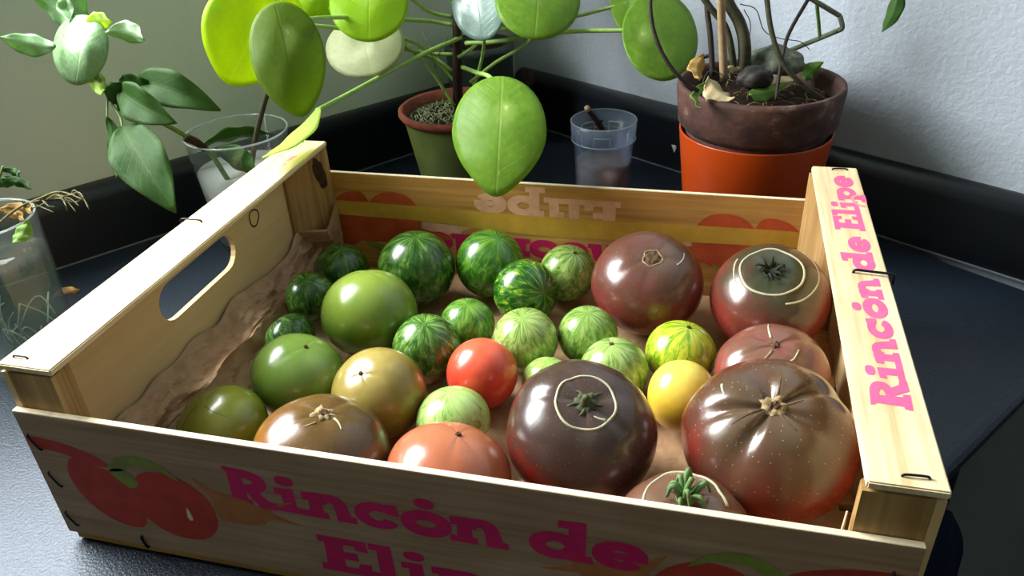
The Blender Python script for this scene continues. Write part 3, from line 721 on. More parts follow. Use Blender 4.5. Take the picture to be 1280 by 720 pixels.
for i in sorted(TOM):
    o, surf, R = make_tomato(i); TO[i] = (o, surf, R)
    if i == 9:
        scar_disc(o, surf, R, .11, M['cork_dark']); scar_arc(o, surf, .15, .15, 0, 2*PI, M['cork'], r=.0006, wob=.06); 
        scar_arc(o, surf, .42, .62, -.1-11.7+PI*4, .5-11.7+PI*4, M['scar_line'], r=.0006)
    elif i == 10:
        sepals(o, surf, R, 11, .006, M['sepal_dark'], .004, .0024, .3, 3); scar_disc(o, surf, R, .10, M['sepal_dark'])
        scar_arc(o, surf, .50, .50, 0, 2*PI, M['scar_line'], r=.0008, wob=.05)
        a0 = -13+4*PI
        scar_arc(o, surf, .66, .98, a0-1.2, a0+.9, M['scar_line'], r=.0007, wob=.03); scar_arc(o, surf, .64, .60, a0+2.6, a0+3.5, M['scar_line'], r=.0008)
    elif i == 20:
        scar_disc(o, surf, R, .07, M['cork_dark'], ragged=.8); scar_arc(o, surf, .14, .62, 1.0, .85, M['scar_line'], r=.0008, n=10); scar_arc(o, surf, .15, .7, 3.6, 3.2, M['cork'], r=.0009, n=10)
        scar_arc(o, surf, .45, .42, 4.4, 5.2, M['scar_line'], r=.0008, n=12)
    elif i == 24:
        scar_disc(o, surf, R, .11, M['cork'], ragged=1.3); scar_disc(o, surf, R*1.3, .06, M['scar_dark'], 'scar_pit', .8, 5)
        scar_arc(o, surf, .18, .42, -.2, -.5, M['scar_line'], r=.0007, n=10); scar_arc(o, surf, .2, .36, -1.6, -1.9, M['cork'], r=.0007, n=10)
    elif i == 27:
        scar_arc(o, surf, .37, .37, 0, 2*PI, M['scar_line'], r=.0007, wob=.03); scar_disc(o, surf, R, .12, M['stub'], ragged=.6)
        bm = bmesh.new(); b0 = surf(0, .0001); add_tube(bm, [b0, b0+V((.0002, 0, .0035)), b0+V((.0008, .0006, .0068))], .0030, .0017, 9, 4); child('stem_stub', bm, M['stub'], o)
        sepals(o, surf, R, 5, .006, M['stub'], .0006, .0022, .5, 8)
        scar_arc(o, surf, .34, .20, 2.0, 1.7, M['scar_line'], r=.0008, n=10)
    elif i == 28:
        scar_disc(o, surf, R, .11, M['cork'], ragged=.5, seed=2); scar_disc(o, surf, R*1.3, .05, M['cork_dark'], 'scar_pit', .8, 5)
        for th, p1 in ((.3, .36), (1.5, .30), (2.6, .42), (3.7, .34), (4.9, .5)): scar_arc(o, surf, .12, p1, th, th+.1, M['cork_dark'], r=.0006, n=10)
        scar_arc(o, surf, .62, .50, 4.0, 4.25, M['scar_line'], r=.0008, n=10)
    elif i == 29:
        sepals(o, surf, R, 9, .0075, M['sepal'], .0065, .0032, .9, 5); scar_disc(o, surf, R, .12, M['sepal'], 'calyx_base')
        bm = bmesh.new(); b0 = surf(0, .0001); add_tube(bm, [b0, b0+V((.0004, 0, .006)), b0+V((.002, .001, .011))], .0016, .0012, 8, 4); child('stem_stub', bm, M['sepal'], o)
        scar_arc(o, surf, .55, .70, 0, 4.6, M['scar_line'], r=.0009, wob=.10)
    elif i in (17, 18, 8): dot(o, surf, R, .055, M['scar_dark'])
    elif i in (21, 23, 26): dot(o, surf, R, .035, M['scar_dark'])
    elif i == 22:
        for th in (.5, 2.2, 4.0): scar_arc(o, surf, .1, .8, th, th+.3, M['scar_dark'], r=.00025, n=14)

# ------------------------------------------------------------ plants, pots and glasses on the counter
M['leaf_pilea'] = leaf_mat('pilea_leaf', '#638f2c', '#7ea63a', '#b4d23a', .40, .42, True, '#86aa48', .22, True)
M['leaf_pilea_bright'] = leaf_mat('pilea_leaf_backlit', '#7cae1c', '#98c428', '#d8ec1c', .42, .62, True, '#a4ce3a', .4, True)  # yellower and brighter: light shining through the leaf is in the colour
M['leaf_pilea_dark'] = leaf_mat('pilea_leaf_shaded', '#56741c', '#667f24', '#9cb41c', .55, .52, True, '#5a7820', .12, True)  # darker copy of the leaf, its shade is in the colour
M['leaf_pilea_blue'] = leaf_mat('pilea_leaf_sky_sheen', '#7f9c92', '#98b4aa', '#9ab89a', .26, .2, True, '#90aca2', .0, False, .6)  # bluish grey paints the sky reflection on a green leaf
M['leaf_pilea_pale'] = leaf_mat('pilea_leaf_underside_sheen', '#a8b088', '#bcc29c', '#c8d48a', .5, .35, True, '#b4ba94', .0)  # pale tone paints the reflection on the leaf underside
M['petiole'] = plain('pale_green_petiole', '#93b85c', .45, .4, .15, 150)
M['pilea_stem'] = plain('dark_brown_stem', '#2c1a14', .7, .3, .4, 300, .5)
M['terracotta'] = plain('terracotta', '#7c4432', .75, .2, .25, 120, .3)
def stained():
    m, t, b = nt('mossy_terracotta'); co = mapping(t, (1, 1, 1.6))
    n = noise_node(t, 45, 6, .65, co); n2 = noise_node(t, 120, 4, .6, co)
    r = ramp(t, [(.30, hx('#1e1614')), (.46, hx('#42281f')), (.60, hx('#553529')), (.72, hx('#7a6c62'))], n.outputs[0])
    t.links.new(r.outputs[0], b.inputs['Base Color']); b.inputs['Roughness'].default_value = .8; bump(t, b, n2.outputs[0], .4, .001); return m
M['terracotta_old'] = stained()
M['glaze_green'] = plain('olive_green_glaze', '#5d6b34', .35, .5, .18, 50)
M['orange'] = plain('orange_plastic', '#a83c08', .38, .45, .05, 40)
M['soil'] = plain('dark_soil', '#2a2018', .95, .1, .5, 300, 1.0)
M['moss'] = plain('grey_green_moss', '#858c68', .9, .1, .5, 400, .8)
M['litter'] = plain('dry_litter', '#6a5c40', .9, .1, .4, 300)
M['stem_olive'] = plain('olive_stem', '#3c3a26', .7, .3, .35, 250, .4)
M['stem_dark'] = plain('dark_vine_stem', '#2e2620', .7, .3, .35, 250, .3)
M['stem_grey'] = plain('grey_green_branch', '#5e6650', .7, .3, .35, 250, .3)
M['bamboo'] = plain('bamboo_stake', '#9a8262', .7, .3, .2, 150, .2)
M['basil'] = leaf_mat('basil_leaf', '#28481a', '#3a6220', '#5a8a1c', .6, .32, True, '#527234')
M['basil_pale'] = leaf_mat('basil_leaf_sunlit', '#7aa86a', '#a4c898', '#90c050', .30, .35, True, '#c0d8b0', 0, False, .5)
M['basil_stem'] = plain('basil_stem', '#5a7a34', .6, .3, .2, 200)
M['dry_leaf'] = leaf_mat('dry_leaf', '#b08a4a', '#c8aa6a', '#c89a4a', .7, .2, True, '#a08050')
M['dry_pale'] = leaf_mat('dry_pale_leaf', '#c8b488', '#d8c8a0', '#d0b878', .7, .2, True, '#b8a070')
M['green_scrap'] = leaf_mat('green_scrap', '#5a8a34', '#8ab050', '#90b040', .6, .3, True, '#b0c880')
M['glass'] = thin('clear_glass', (.96, .98, .97, 1), .03, '#c8d0cc', .01, 1.45)
M['water_clear'] = thin('clear_water', (.62, .70, .64, 1), .06, '#7a887a', .03, 1.25)
M['rim'] = thin('rim_highlight', (.9, .95, .93, 1), .40, '#d4dcd8', .05, 1.5)  # whitish fog paints the bright highlight line along rims
M['water'] = thin('cloudy_water', (.80, .84, .82, 1), .75, '#e4e6e0', .05, 1.2)
M['plastic'] = thin('frosted_plastic', (.80, .86, .94, 1), .20, '#c8dcf4', .25, 1.35)
M['murky'] = plain('murky_brown_water', '#b08c70', .5, .4, .3, 60)
M['stone'] = plain('grey_woolly_stone', '#6e7464', .95, .1, .4, 200, 1.0)
M['stone_dark'] = plain('dark_pebble', '#2a2624', .6, .3, .3, 100, .3)
M['pod'] = plain('brown_lump', '#3e3430', .9, .1, .4, 200, .8)
M['vase'] = plain('dark_grey_green_glaze', '#2e3a34', .4, .5, .2, 60)
M['root'] = plain('pale_roots', '#a4a898', .7, .3, .2, 200)
M['navy'] = plain('navy_cloth', '#101829', .9, .1, .25, 400, .4)
M['teal'] = plain('teal_cloth', '#1f5a66', .9, .1, .2, 400, .4)
M['white_chip'] = plain('white_chip', '#d8d8d4', .7, .2, .1, 100)

def round_leaf(parent, cx, cy, D, rx, ry, roll, gx, gy, cup, mat, tip=.10, dot=(0, .35), name='leaf', egg=0.0):
    """almost round peltate leaf; gx, gy = how far it leans away across and along; cup = dishing"""
    bm = bmesh.new(); uvl = bm.loops.layers.uv.new('uv'); uv2 = bm.loops.layers.uv.new('dist'); nr, na = 10, 44; c, s = math.cos(math.radians(roll)), math.sin(math.radians(roll))
    data = {}
    dist = {}
    def pt(a, b, f=0.0):
        x, y = a*rx, b*ry
        w = .0015*noise.noise(V((a*2+cx, b*2+cy, D*50)))
        v = bm.verts.new(at(cx+x*c+y*s, cy+x*s-y*c, D + gx*a + gy*b + cup*((a-dot[0])**2+(b-dot[1])**2) + w)); data[v] = (b, a); dist[v] = f; return v
    cen = pt(dot[0], dot[1]); rings = []
    for i in range(1, nr+1):
        f = i/nr; ring = []
        for k in range(na):
            th = 2*PI*k/na; sa, ca = math.sin(th), math.cos(th)
            o = 1 + tip*max(0, -sa)**6 - .03*abs(ca)**8
            o += egg*.10*max(0, -sa)**14; ea, eb = ca*o*(1-egg*.34*max(0, -sa)**1.5), sa*o
            ring.append(pt(dot[0]+(ea-dot[0])*f, dot[1]+(eb-dot[1])*f, f))
        rings.append(ring)
    for k in range(na):
        k2 = (k+1) % na; bm.faces.new((cen, rings[0][k], rings[0][k2]))
        for a, b in zip(rings[:-1], rings[1:]): bm.faces.new((a[k], b[k], b[k2], a[k2]))
    for f in bm.faces:
        for l in f.loops: l[uvl].uv = data[l.vert]; l[uv2].uv = (dist[l.vert], 0)
    o = obj(name, bm, mat, parent)
    sm = o.modifiers.new('thick', 'SOLIDIFY'); sm.thickness = .0007
    return o
def long_leaf(parent, base, tip, w, mat, bend=.006, fold=.3, tilt=0.0, name='leaf', wav=.0012, prof=.85, thick=.0004, world=False):
    """pointed leaf between two points (px,py,depth); w = half width in metres"""
    A, B = (V(base), V(tip)) if world else (at(*base), at(*tip))
    d = (B-A); ln = d.length; d.normalize(); view = ((A+B)/2-CAM).normalized()
    sdir = d.cross(view).normalized(); sdir = Matrix.Rotation(tilt, 3, d) @ sdir; n = sdir.cross(d).normalized()
    bm = bmesh.new(); uvl = bm.loops.layers.uv.new('uv'); nl, nw = 16, 8; data = {}; rows = []
    for i in range(nl+1):
        t = i/nl; hw = w*(math.sin(PI*t**prof)**.85 if 0 < t < 1 else .02) + .0002; row = []
        for j in range(nw+1):
            s = j/nw*2-1
            v = bm.verts.new(A + d*(ln*t) + sdir*(hw*s) + n*(4*t*(1-t)*bend + abs(s)*hw*fold + wav*math.sin(t*17+s*2)*abs(s)))
            data[v] = (t*2-1, s); row.append(v)
        rows.append(row)
    for i in range(nl):
        for j in range(nw): bm.faces.new((rows[i][j], rows[i][j+1], rows[i+1][j+1], rows[i+1][j]))
    for f in bm.faces:
        for l in f.loops: l[uvl].uv = data[l.vert]
    o = obj(name, bm, mat, parent)
    sm = o.modifiers.new('thick', 'SOLIDIFY'); sm.thickness = thick
    return o
def ptube(parent, name, pts, r, mat, r1=None, segs=8): return tube(name, [at(*p) for p in pts], r, mat, parent, r1, segs)

# ---- small pot in the corner, behind the round leaved plant
cp = (.066, .574, 0)
e = empty('corner_pot', cp); tag(e, 'dark grey green pot standing in the corner of the upstands', 'pot')
lathe('pot_body', [(0, 0), (.024, 0), (.031, .03), (.034, .07), (.0345, .104), (.036, .106), (.036, .114), (.033, .114), (.032, .10), (0, .10)], cp, M['vase'], e, 40)
bm = bmesh.new(); bmesh.ops.create_icosphere(bm, subdivisions=3, radius=1)
for v in bm.verts: v.co = V(cp) + V((v.co.x*.0315, v.co.y*.0315, .103+v.co.z*.008*(1+.5*noise.noise(v.co*3))))
obj('soil', bm, M['soil'], e)

# ---- round leaved plant
pc = V((.076, .4626, 0))
pot = empty('glazed_pot', pc); tag(pot, 'olive green glazed pot with a bare terracotta rim holding the round leaved plant', 'pot')
lathe('pot_body', [(0, .0005), (.037, .0005), (.0385, .003), (.051, .0745), (.051, .0755), (.047, .0755), (.040, .012), (0, .012)], pc, M['glaze_green'], pot)
lathe('pot_rim', [(.0505, .0750), (.0538, .0768), (.0560, .0800), (.0558, .0835), (.0540, .0850), (.0512, .0840), (.0480, .0770), (.0472, .0750)], pc, M['terracotta'], pot, 64, True)
plant = empty('round_leaved_plant', pc+V((0, 0, .07))); tag(plant, 'plant with round coin shaped leaves on long pale stalks in the glazed pot', 'plant')
bm = bmesh.new(); bmesh.ops.create_circle(bm, cap_ends=True, segments=48, radius=.0474)
bmesh.ops.subdivide_edges(bm, edges=bm.edges, cuts=2)
for v in bm.verts: v.co = pc + V((v.co.x, v.co.y, .0725+.002*noise.noise(v.co*120)))
obj('soil', bm, M['soil'], pot)
bm = bmesh.new(); rr = random.Random(3)
for k in range(420):
    a, q = rr.uniform(0, 2*PI), .0455*math.sqrt(rr.random()); p = pc+V((q*math.cos(a), q*math.sin(a), .0735)); b = rr.uniform(0, 2*PI); ln = rr.uniform(.003, .008)
    add_tube(bm, [p, p+V((math.cos(b)*ln*.5, math.sin(b)*ln*.5, rr.uniform(.001, .004))), p+V((math.cos(b)*ln, math.sin(b)*ln, rr.uniform(-.001, .004)))], .0008, .0003, 4, 1)
tag(obj('moss', bm, M['moss'], pot), kind='stuff')
S = lambda z: V((.076, .4626, z))
tube('stem', [S(.070), S(.10)+V((.001, 0, 0)), S(.14)+V((.004, 0, 0)), S(.18)+V((.006, .001, 0)), S(.22)+V((.005, 0, 0))], .0050, M['pilea_stem'], plant, .0036, 12)
LP, LB, LDK = M['leaf_pilea'], M['leaf_pilea_bright'], M['leaf_pilea_dark']
round_leaf(plant, 624, 167, .535, 61, 72, 3, -.006, .018, .010, LP, .03, (.12, .48), egg=.75)                    # over the back panel
round_leaf(plant, 360, 71, .520, 48, 71, -14, .012, .010, .010, LDK, .04, (.15, .45), egg=.5)
round_leaf(plant, 316, 38, .575, 68, 68, 24, .018, -.004, .006, LB, .03, (.1, .2), egg=.6)
round_leaf(plant, 461, 4, .615, 51, 47, 0, .004, .016, .008, LB, .03, (0, .1))
round_leaf(plant, 457, 58, .655, 51, 38, -14, -.010, .016, .010, M['leaf_pilea_pale'], .03, (0, .3))
round_leaf(plant, 599, 8, .655, 34, 42, -8, -.011, .005, .004, M['leaf_pilea_blue'], .03, (0, .3))
round_leaf(plant, 672, 0, .640, 55, 48, 4, .004, .016, .008, LP, .04, (0, .1))
round_leaf(plant, 825, 45, .640, 48, 55, -14, .006, .014, .006, LP, .03, (-.45, .15))
round_leaf(plant, 792, 6, .665, 30, 42, -10, .006, .014, .006, LP, .03, (0, .1))
round_leaf(plant, 400, -2, .640, 34, 26, 10, .01, .01, .008, LB, .03, (0, .1))
round_leaf(plant, 540, -62, .655, 44, 44, 5, .006, .014, .008, LP, .03, (0, .1))
round_leaf(plant, 655, -62, .725, 42, 44, 5, .006, .014, .008, LP, .03, (0, .1))
# leaf seen edge-on, resting above the rail
long_leaf(plant, (400, 134, .585), (329, 197, .535), .012, LB, .003, .25, 1.2, wav=.0004, prof=1.0, thick=.0007)
PT = M['petiole']
def pet(*pts, r=.0017): ptube(plant, 'petiole', pts, r, PT, r*.85)
pet((577, 46, .705), (520, 72, .69), (440, 115, .63), (396, 138, .588), r=.0021)
pet((568, 31, .70), (530, 26, .69), (450, 22, .63), (385, 24, .55), (365, 38, .532), r=.0018)
pet((566, 22, .70), (535, 14, .69), (505, -6, .66), (462, -2, .617))
pet((568, 68, .715), (530, 66, .71), (480, 55, .68), (455, 45, .657))
pet((567, 90, .725), (535, 66, .72), (510, 50, .70), (420, 35, .62), (340, 28, .578))
pet((575, 110, .73), (545, 76, .72), (512, 62, .70), (470, 20, .64))
pet((568, 132, .735), (540, 90, .72), (512, 60, .70), (480, 30, .66))
pet((578, 84, .715), (596, 91, .66), (614, 98, .60), (632, 132, .556), r=.0020)
pet((582, 54, .705), (620, 52, .69), (665, 45, .665), (720, 39, .655), (803, 38, .644), r=.0020)
pet((588, 103, .72), (620, 78, .70), (664, 48, .66), (674, -2, .643))
pet((592, 108, .72), (602, 75, .71), (605, 45, .68), (600, -4, .658))
pet((572, 72, .71), (590, 60, .71), (604, 44, .72), (640, -10, .73), (655, -58, .727))
pet((574, 10, .69), (558, -8, .68), (541, -58, .657), r=.0016)
pet((580, 40, .70), (650, 34, .68), (722, 20, .665), (745, 14, .666), (785, 4, .667), r=.0016)
pet((480, -20, .66), (440, 30, .65), (400, 2, .642), r=.0014)
# little weeds in the moss
for pts in ([(556, 128, .70), (552, 95, .70), (540, 62, .70), (528, 40, .70)], [(545, 85, .70), (535, 58, .70), (522, 60, .70)], [(548, 70, .70), (560, 45, .70), (562, 50, .70)]):
    ptube(plant, 'sprout', pts, .0006, M['basil_stem'], .0004, 5)

# ---- orange pot, terracotta pot, climbing plant
oc = V((.3403, .404, 0))
op = lathe('orange_cachepot', [(0, .0005), (.0470, .0005), (.0485, .003), (.0586, .0950), (.0586, .0960), (.0572, .0960), (.0564, .0935), (.0470, .008), (0, .008)], oc, M['orange'])
tag(op, 'plain orange plastic pot cover standing behind the crate', 'pot')
tp = empty('terracotta_pot', oc+V((0, 0, .0085))); tag(tp, 'old stained terracotta pot set inside the orange pot cover', 'pot')
lathe('pot_body', [(0, .0085), (.036, .0085), (.0535, .0920), (.0545, .1010), (.0510, .1010), (.034, .016), (0, .016)], oc, M['terracotta_old'], tp)
lathe('pot_rim', [(.0540, .0970), (.0562, .0985), (.0600, .1030), (.0625, .1290), (.0618, .1325), (.0585, .1325), (.0570, .1280), (.0540, .1050), (.0505, .1005)], oc, M['terracotta_old'], tp, 64, True)
bm = bmesh.new(); bmesh.ops.create_circle(bm, cap_ends=True, segments=48, radius=.0560); bmesh.ops.subdivide_edges(bm, edges=bm.edges, cuts=2)
for v in bm.verts: v.co = oc + V((v.co.x, v.co.y, .1170+.003*noise.noise(v.co*90)))
obj('soil', bm, M['soil'], tp)
bm = bmesh.new(); rr = random.Random(5)
for k in range(70):
    a, q = rr.uniform(0, 2*PI), .052*math.sqrt(rr.random()); p = oc+V((q*math.cos(a), q*math.sin(a), .1195)); b = rr.uniform(0, 2*PI); ln = rr.uniform(.005, .016)
    add_tube(bm, [p, p+V((math.cos(b)*ln*.5, math.sin(b)*ln*.5, rr.uniform(.001, .004))), p+V((math.cos(b)*ln, math.sin(b)*ln, rr.uniform(0, .004)))], rr.uniform(.0004, .0009), .0003, 4, 1)
tag(obj('litter', bm, M['litter'], tp), kind='stuff')
vine = empty('climbing_plant', oc+V((0, 0, .117))); tag(vine, 'bare stemmed climbing plant growing from the old terracotta pot', 'plant')
def vs_(pts, r, mat, r1=None, name='stem'): ptube(vine, name, pts, r, M[mat], r1, 8)
vs_([(929, 100, .612), (931, 60, .60), (925, 30, .595), (910, 2, .59), (896, -40, .58), (880, -120, .555), (872, -220, .53)], .0050, 'stem_olive', .0034)
vs_([(918, 95, .612), (914, 60, .60), (906, 32, .595), (890, 12, .59), (872, -15, .585), (850, -70, .57), (840, -160, .545)], .0026, 'stem_olive', .0022)
vs_([(891, 95, .612), (888, 45, .60), (884, 12, .595), (884, -20, .59), (886, -110, .565), (880, -230, .53)], .0022, 'stem_dark', .0018)
vs_([(873, 114, .565), (845, 92, .56), (824, 58, .555), (814, 20, .55), (815, -20, .545), (826, -90, .535), (850, -180, .53)], .0015, 'stem_dark', .0012)
vs_([(1040, 131, .583), (1001, 104, .575), (978, 77, .57), (964, 37, .565), (957, -15, .56), (948, -90, .55), (930, -190, .53)], .0017, 'stem_olive', .0020)
vs_([(970, 125, .575), (974, 94, .575), (980, 62, .575), (988, 38, .575), (1012, -4, .57)], .0012, 'stem_dark', .0014)
vs_([(985, 64, .62), (1024, 48, .595), (1048, 38, .58)], .0018, 'stem_grey', .0018)
vs_([(1048, 38, .58), (1053, 34, .577), (1050, 20, .575)], .0019, 'stem_grey', .0018)
vs_([(1050, 20, .575), (1030, 8, .572), (1010, -4, .57)], .0018, 'stem_grey', .0018)
vs_([(1025, 48, .594), (1023, 25, .585), (1021, 4, .576)], .0013, 'basil_stem', .0013)
vs_([(870, 76, .612), (882, 71, .612), (893, 68, .61)], .0014, 'stem_dark', .0016)
for pts in ([(925, 5, .60), (945, 12, .60), (955, 38, .60), (975, 48, .60), (1000, 52, .60), (1012, 62, .61)], [(930, 12, .60), (938, 30, .60), (935, 60, .60)], [(876, 110, .57), (885, 90, .57), (900, 92, .57), (915, 105, .575)], [(905, 82, .61), (918, 95, .6), (936, 100, .59)]):
    vs_(pts, .0004, 'stem_olive', .0003, 'tendril')
long_leaf(vine, (1124, -20, .50), (1102, 40, .505), .0052, M['green_scrap'] if False else M['basil'], .004, .5, .5, wav=.0006)
vs_([(1010, -4, .57), (1040, -70, .545), (1095, -80, .515), (1124, -20, .50)], .0010, 'basil_stem')
st_ = tube('bamboo_stake', [at(905, 100, .605), at(903, 45, .585), at(901, -15, .563), at(898, -260, .49)], .0032, M['bamboo'], None, .0030, 10)
tag(st_, 'straight bamboo stake stuck in the old terracotta pot', 'stake')
def stone(name, px, py, D, rx, ry, rz, mat, label, cat, seed):
    bm = bmesh.new(); bmesh.ops.create_icosphere(bm, subdivisions=4, radius=1); c = at(px, py, D)
    for v in bm.verts:
        q = 1+.22*noise.noise(v.co*1.6+V((seed, 0, 0)))+.08*noise.noise(v.co*6)
        v.co = c + V((v.co.x*rx*q, v.co.y*ry*q, v.co.z*rz*q))
    o = obj(name, bm, mat); tag(o, label, cat); return o
stone('fibrous_lump', 968, 77, .612, .0215, .016, .0115, M['stone'], 'grey green woolly lump lying on the litter in the terracotta pot', 'lump', 1)
stone('pebble', 943, 98, .588, .0125, .010, .0085, M['stone_dark'], 'dark smooth pebble among dry leaves in the terracotta pot', 'pebble', 4)
for k, (b0, t0, w, mat, lab) in enumerate([
    ((886, 96, .578), (918, 122, .565), .0105, 'dry_pale', 'curled pale beige dry leaf at the rim of the terracotta pot'),
    ((880, 68, .600), (874, 98, .585), .0070, 'dry_leaf', 'ochre dry leaf standing beside the dark stem in the pot'),
    ((938, 118, .570), (985, 104, .590), .0060, 'green_scrap', 'half dry green leaf scrap lying beside the dark pebble'),
    ((950, 108, .585), (998, 100, .600), .0070, 'dry_pale', 'pale brown leaf scrap under the grey woolly lump'),
    ((1005, 98, .600), (1030, 78, .600), .0060, 'green_scrap', 'curled yellow green leaf at the rim behind the olive vine'),
    ((912, 96, .600), (930, 88, .605), .0045, 'dry_pale', 'small straw coloured leaf scrap beside the thick stem'),
    ((874, 134, .560), (884, 102, .568), .0045, 'green_scrap', 'wilted green sprig hanging over the terracotta rim')]):
    o = long_leaf(None, b0, t0, w, M[mat], .004, .5, .3*(k-3), 'fallen_leaf', .0014); tag(o, lab, 'leaf')

# ---- translucent plastic cup with a twig
cc = V((.2140, .4507, 0))
cup = empty('plastic_cup', cc); tag(cup, 'translucent plastic cup with a stepped rim and brown water', 'cup')
lathe('cup_wall', [(0, .0004), (.0235, .0004), (.0240, .002), (.0262, .0630), (.0285, .0640), (.0292, .0800), (.0284, .0804), (.0274, .0650), (.0252, .0620), (.0230, .0030), (0, .0030)], cc, M['plastic'], cup, 56)
tube('cup_rim_highlight', [cc+V((.0288*math.cos(2*PI*k/48), .0288*math.sin(2*PI*k/48), .0803)) for k in range(48)], .0006, M['rim'], cup, None, 6, 1, True)  # pale ring paints the bright line on the cup edge
tube('cup_step_highlight', [cc+V((.0284*math.cos(2*PI*k/48), .0284*math.sin(2*PI*k/48), .0638)) for k in range(48)], .0006, M['rim'], cup, None, 6, 1, True)
lathe('brown_water', [(0, .0034), (.0226, .0034), (.0244, .0440), (0, .0440)], cc, M['murky'], cup, 48)
for a in (-.3, .9, 2.1, 3.3, 4.5):
    bm = bmesh.new(); pts = [cc+V((.0235*math.cos(a+t), .0235*math.sin(a+t), z)) for t, z in ((0, .058), (0, .071), (.3, .071), (.6, .071), (.6, .058))]
    add_tube(bm, pts, .0006, None, 5, 1); obj('inner_rib', bm, M['root'], cup)
tw = empty('twig_cutting', cc+V((0, 0, .05))); tag(tw, 'short dark twig cutting leaning in the plastic cup', 'twig')
ptube(tw, 'twig', [(757, 172, .71), (750, 157, .70), (742, 146, .69), (735, 137, .683)], .0027, M['pilea_stem'], .0024, 9)
ptube(tw, 'cut_end', [(735.5, 137.5, .6835), (733, 134, .681)], .0026, M['bamboo'], .0023, 9)
ptube(tw, 'side_bud', [(749, 154, .697), (754, 150, .694)], .0016, M['pilea_stem'], .0008, 6)

# ---- tumbler with basil cuttings
gc = V((-.0756, .3332, 0)); GH = .0996
gl = empty('glass_tumbler', gc); tag(gl, 'thin clear glass tumbler with cloudy water beside the crate', 'glass')
lathe('glass_wall', [(0, .0005), (.0330, .0005), (.0345, .003), (.0420, GH-.0006), (.0416, GH), (.0410, GH-.0006), (.0335, .006), (0, .006)], gc, M['glass'], gl)
lathe('water', [(0, .0066), (.0333, .0066), (.0384, .0680), (0, .0680)], gc, M['water'], gl)
tube('rim_highlight', [gc+V((.0416*math.cos(2*PI*k/64), .0416*math.sin(2*PI*k/64), GH)) for k in range(64)], .0008, M['rim'], gl, None, 6, 1, True)
rr = random.Random(11)
bm = bmesh.new()
for k in range(60):
    a = rr.uniform(0, 2*PI); q = rr.uniform(0, .026); p = gc+V((q*math.cos(a), q*math.sin(a), rr.uniform(.05, .066)))
    add_tube(bm, [p, p+V((rr.uniform(-.008, .008), rr.uniform(-.008, .008), -.012)), p+V((rr.uniform(-.012, .012), rr.uniform(-.012, .012), -.032))], .0005, .0003, 4, 3)
bs = empty('basil_cutting', gc+V((0, 0, .06))); tag(bs, 'leafy green basil cutting leaning out of the glass tumbler', 'plant')
tag(obj('roots', bm, M['root'], bs), kind='stuff')
BS = M['basil_stem']
ptube(bs, 'stem', [(285, 225, .655), (262, 190, .64), (245, 178, .628), (215, 160, .605), (175, 140, .58), (140, 122, .565), (122, 98, .56), (108, 70, .558)], .0021, BS, .0016)
ptube(bs, 'stem_end', [(232, 172, .618), (246, 178, .628), (256, 186, .635)], .0034, M['pilea_stem'], .0030)
BL, BP = M['basil'], M['basil_pale']
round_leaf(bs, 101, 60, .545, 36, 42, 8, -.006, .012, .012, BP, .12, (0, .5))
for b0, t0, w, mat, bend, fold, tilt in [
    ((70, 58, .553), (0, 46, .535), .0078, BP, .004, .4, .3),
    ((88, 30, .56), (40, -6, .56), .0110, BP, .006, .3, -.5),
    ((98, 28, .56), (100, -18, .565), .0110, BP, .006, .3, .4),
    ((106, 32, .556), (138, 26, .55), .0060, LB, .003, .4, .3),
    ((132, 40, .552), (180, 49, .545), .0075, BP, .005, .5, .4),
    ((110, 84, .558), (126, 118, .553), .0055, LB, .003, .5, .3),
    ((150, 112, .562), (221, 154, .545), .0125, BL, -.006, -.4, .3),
    ((168, 102, .565), (276, 138, .560), .0130, BL, -.010, -.4, -.2),
    ((150, 98, .562), (206, 120, .565), .0100, BL, -.004, -.3, .4),
    ((140, 130, .56), (152, 102, .555), .0070, BL, .003, .3, .2),
    ((136, 118, .562), (158, 138, .552), .0070, BL, .003, .3, .6),
    ((134, 146, .558), (145, 222, .548), .0062, BL, .004, .5, .5),
    ((152, 158, .556), (220, 266, .530), .0175, BL, -.008, -.30, .1),
    ((270, 188, .635), (322, 214, .625), .0100, BL, .003, .3, .5),
    ((255, 182, .64), (340, 168, .665), .0080, BL, .004, .4, .9)]:
    long_leaf(bs, b0, t0, w, mat, bend, fold, tilt)
for pts in ([(135, 120, .562), (134, 132, .56), (134, 148, .558)], [(140, 130, .562), (150, 146, .56), (153, 160, .556)]): ptube(bs, 'leaf_stalk', pts, .0009, BS, .0008, 6)
s2 = ptube(None, 'stem_cutting', [(314, 210, .665), (320, 170, .655), (330, 130, .645), (342, 90, .635), (350, 40, .62), (352, -20, .60)], .0024, M['stem_olive'], .0022)
tag(s2, 'single dark green upright stem standing in the glass tumbler', 'stem')

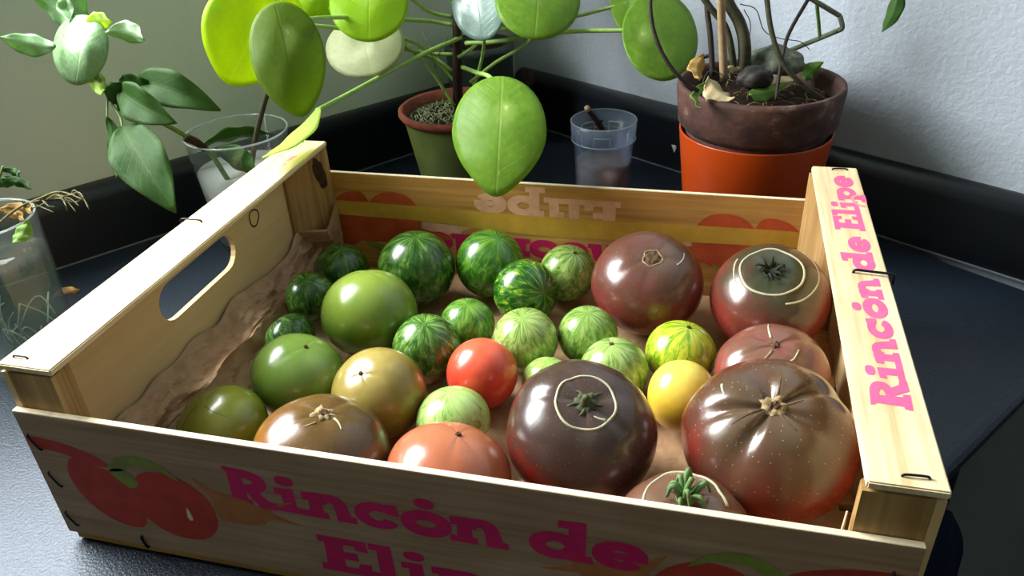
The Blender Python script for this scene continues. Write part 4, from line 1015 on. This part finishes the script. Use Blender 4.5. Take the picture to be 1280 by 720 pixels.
# ---- second glass by the wall, with a withered plant
g2 = V((-.1332, .131, 0)) 
gl2 = empty('water_glass', g2); tag(gl2, 'tall clear glass of water holding a withered plant', 'glass')
lathe('glass_wall', [(0, .0005), (.0270, .0005), (.0285, .003), (.0315, .1120), (.0310, .1126), (.0304, .1120), (.0272, .007), (0, .007)], g2, M['glass'], gl2)
lathe('water', [(0, .0076), (.0270, .0076), (.0297, .0860), (0, .0860)], g2, M['water_clear'], gl2)
tube('rim_highlight', [g2+V((.0310*math.cos(2*PI*k/48), .0310*math.sin(2*PI*k/48), .1126)) for k in range(48)], .0007, M['rim'], gl2, None, 6, 1, True)
wp = empty('withered_plant', g2+V((0, 0, .05))); tag(wp, 'withered thin stemmed plant with dry leaves in the tall water glass', 'plant')
bm = bmesh.new(); rr = random.Random(21)
for k in range(12):
    a = rr.uniform(0, 2*PI); q = rr.uniform(.010, .0235); z = rr.uniform(.012, .045)
    add_tube(bm, [g2+V((q*math.cos(a+t*1.6), q*math.sin(a+t*1.6), z+.012*math.sin(t*4+k))) for t in (0, .33, .66, 1)], .0006, .0004, 4, 3)
tag(obj('roots', bm, M['root'], wp), kind='stuff')
DS = plain('withered_stem', '#6a6644', .8, .2, .3, 200)
ptube(wp, 'stem', [(-30, 330, .50), (-10, 290, .498), (20, 262, .492), (50, 248, .488), (75, 240, .485), (105, 250, .48)], .0010, DS, .0006, 6)
rr = random.Random(31)
for k in range(16):
    x0 = rr.uniform(35, 90); y0 = 254-(x0-35)*.2; 
    ptube(wp, 'twiglet', [(x0, y0, .488), (x0+rr.uniform(4, 14), y0+rr.uniform(-8, 8), .486+rr.uniform(-.006, .006)), (x0+rr.uniform(12, 26), y0+rr.uniform(-6, 18), .484+rr.uniform(-.01, .01))], .0005, DS, .0003, 5)
ptube(wp, 'stem', [(-25, 320, .50), (-12, 260, .497), (-4, 232, .494), (4, 208, .49)], .0011, BS, .0007, 6)
for b0, t0, w, mat in [((0, 222, .494), (38, 236, .485), .0030, 'basil'), ((-12, 235, .496), (24, 228, .488), .0030, 'basil'), ((2, 212, .49), (22, 220, .484), .0022, 'basil'), ((36, 275, .487), (16, 304, .48), .0045, 'green_scrap'), ((-6, 262, .496), (30, 275, .488), .003, 'dry_leaf'), ((4, 258, .495), (40, 266, .485), .003, 'dry_leaf')]:
    long_leaf(wp, b0, t0, w, M[mat], .003, .4, .4)

# ---- small odds and ends
fl = V((-.183, .2139, .0012)); o = long_leaf(None, tuple(fl-V((.009, .004, 0))), tuple(fl+V((.009, .006, .002))), .0040, M['dry_leaf'], .002, .5, .2, 'dry_leaf_scrap', world=True); tag(o, 'tiny ochre dry leaf scrap on the black counter', 'leaf')
stone('dried_pod', 656, 99, .885, .011, .009, .012, M['pod'], 'dark brown dried lump on the upstand near the corner', 'lump', 9)
chip = CORNER + RD*.2305 + RN*.0006 + Z*.0235
bm = bmesh.new(); vs2 = [chip + RD*x + Z*z for x, z in ((-.003, .003), (.002, .0035), (.003, .001), (.001, -.004), (-.001, 0))]
a_ = [bm.verts.new(v) for v in vs2]; b__ = [bm.verts.new(v+RN*.0008) for v in vs2]; bm.faces.new(a_); bm.faces.new(b__)
for i in range(5): bm.faces.new((a_[i], a_[(i+1) % 5], b__[(i+1) % 5], b__[i]))
tag(obj('paint_chip', bm, M['white_chip'], None, False), 'small white chip stuck to the black upstand', 'chip')
# cloth hanging on the cabinet front
tw_ = empty('kitchen_cloth', CORNER+LD*.157+LN*.62+Z*-.25); tag(tw_, 'navy cloth with a teal lining hanging below the counter edge', 'cloth')
def drape(name, s0, s1, l0, th, ztop, zbot, mat):
    bm = bmesh.new(); n = 24; rows = []
    for j in range(13):
        v = j/12; z = ztop+(zbot-ztop)*v; row = []
        bul = math.sin(min(1, v*3.2)*PI/2)
        for k in range(n):
            a = 2*PI*k/n; s = (s0+s1)/2+(s1-s0)/2*math.cos(a)*(.25+.75*bul); l = l0+th*math.sin(a)*(.3+.7*bul)*(1+.25*math.sin(5*a+v*3))
            row.append(bm.verts.new(CORNER+LD*s+LN*l+Z*z))
        rows.append(row)
    bm.faces.new(rows[0]); bm.faces.new(rows[-1])
    for a, b in zip(rows[:-1], rows[1:]):
        for k in range(n): bm.faces.new((a[k], a[(k+1) % n], b[(k+1) % n], b[k]))
    return obj(name, bm, mat, tw_)
drape('cloth', .125, .205, .602, .016, -.066, -.26, M['navy']); drape('lining', .165, .215, .612, .014, -.098, -.27, M['teal'])
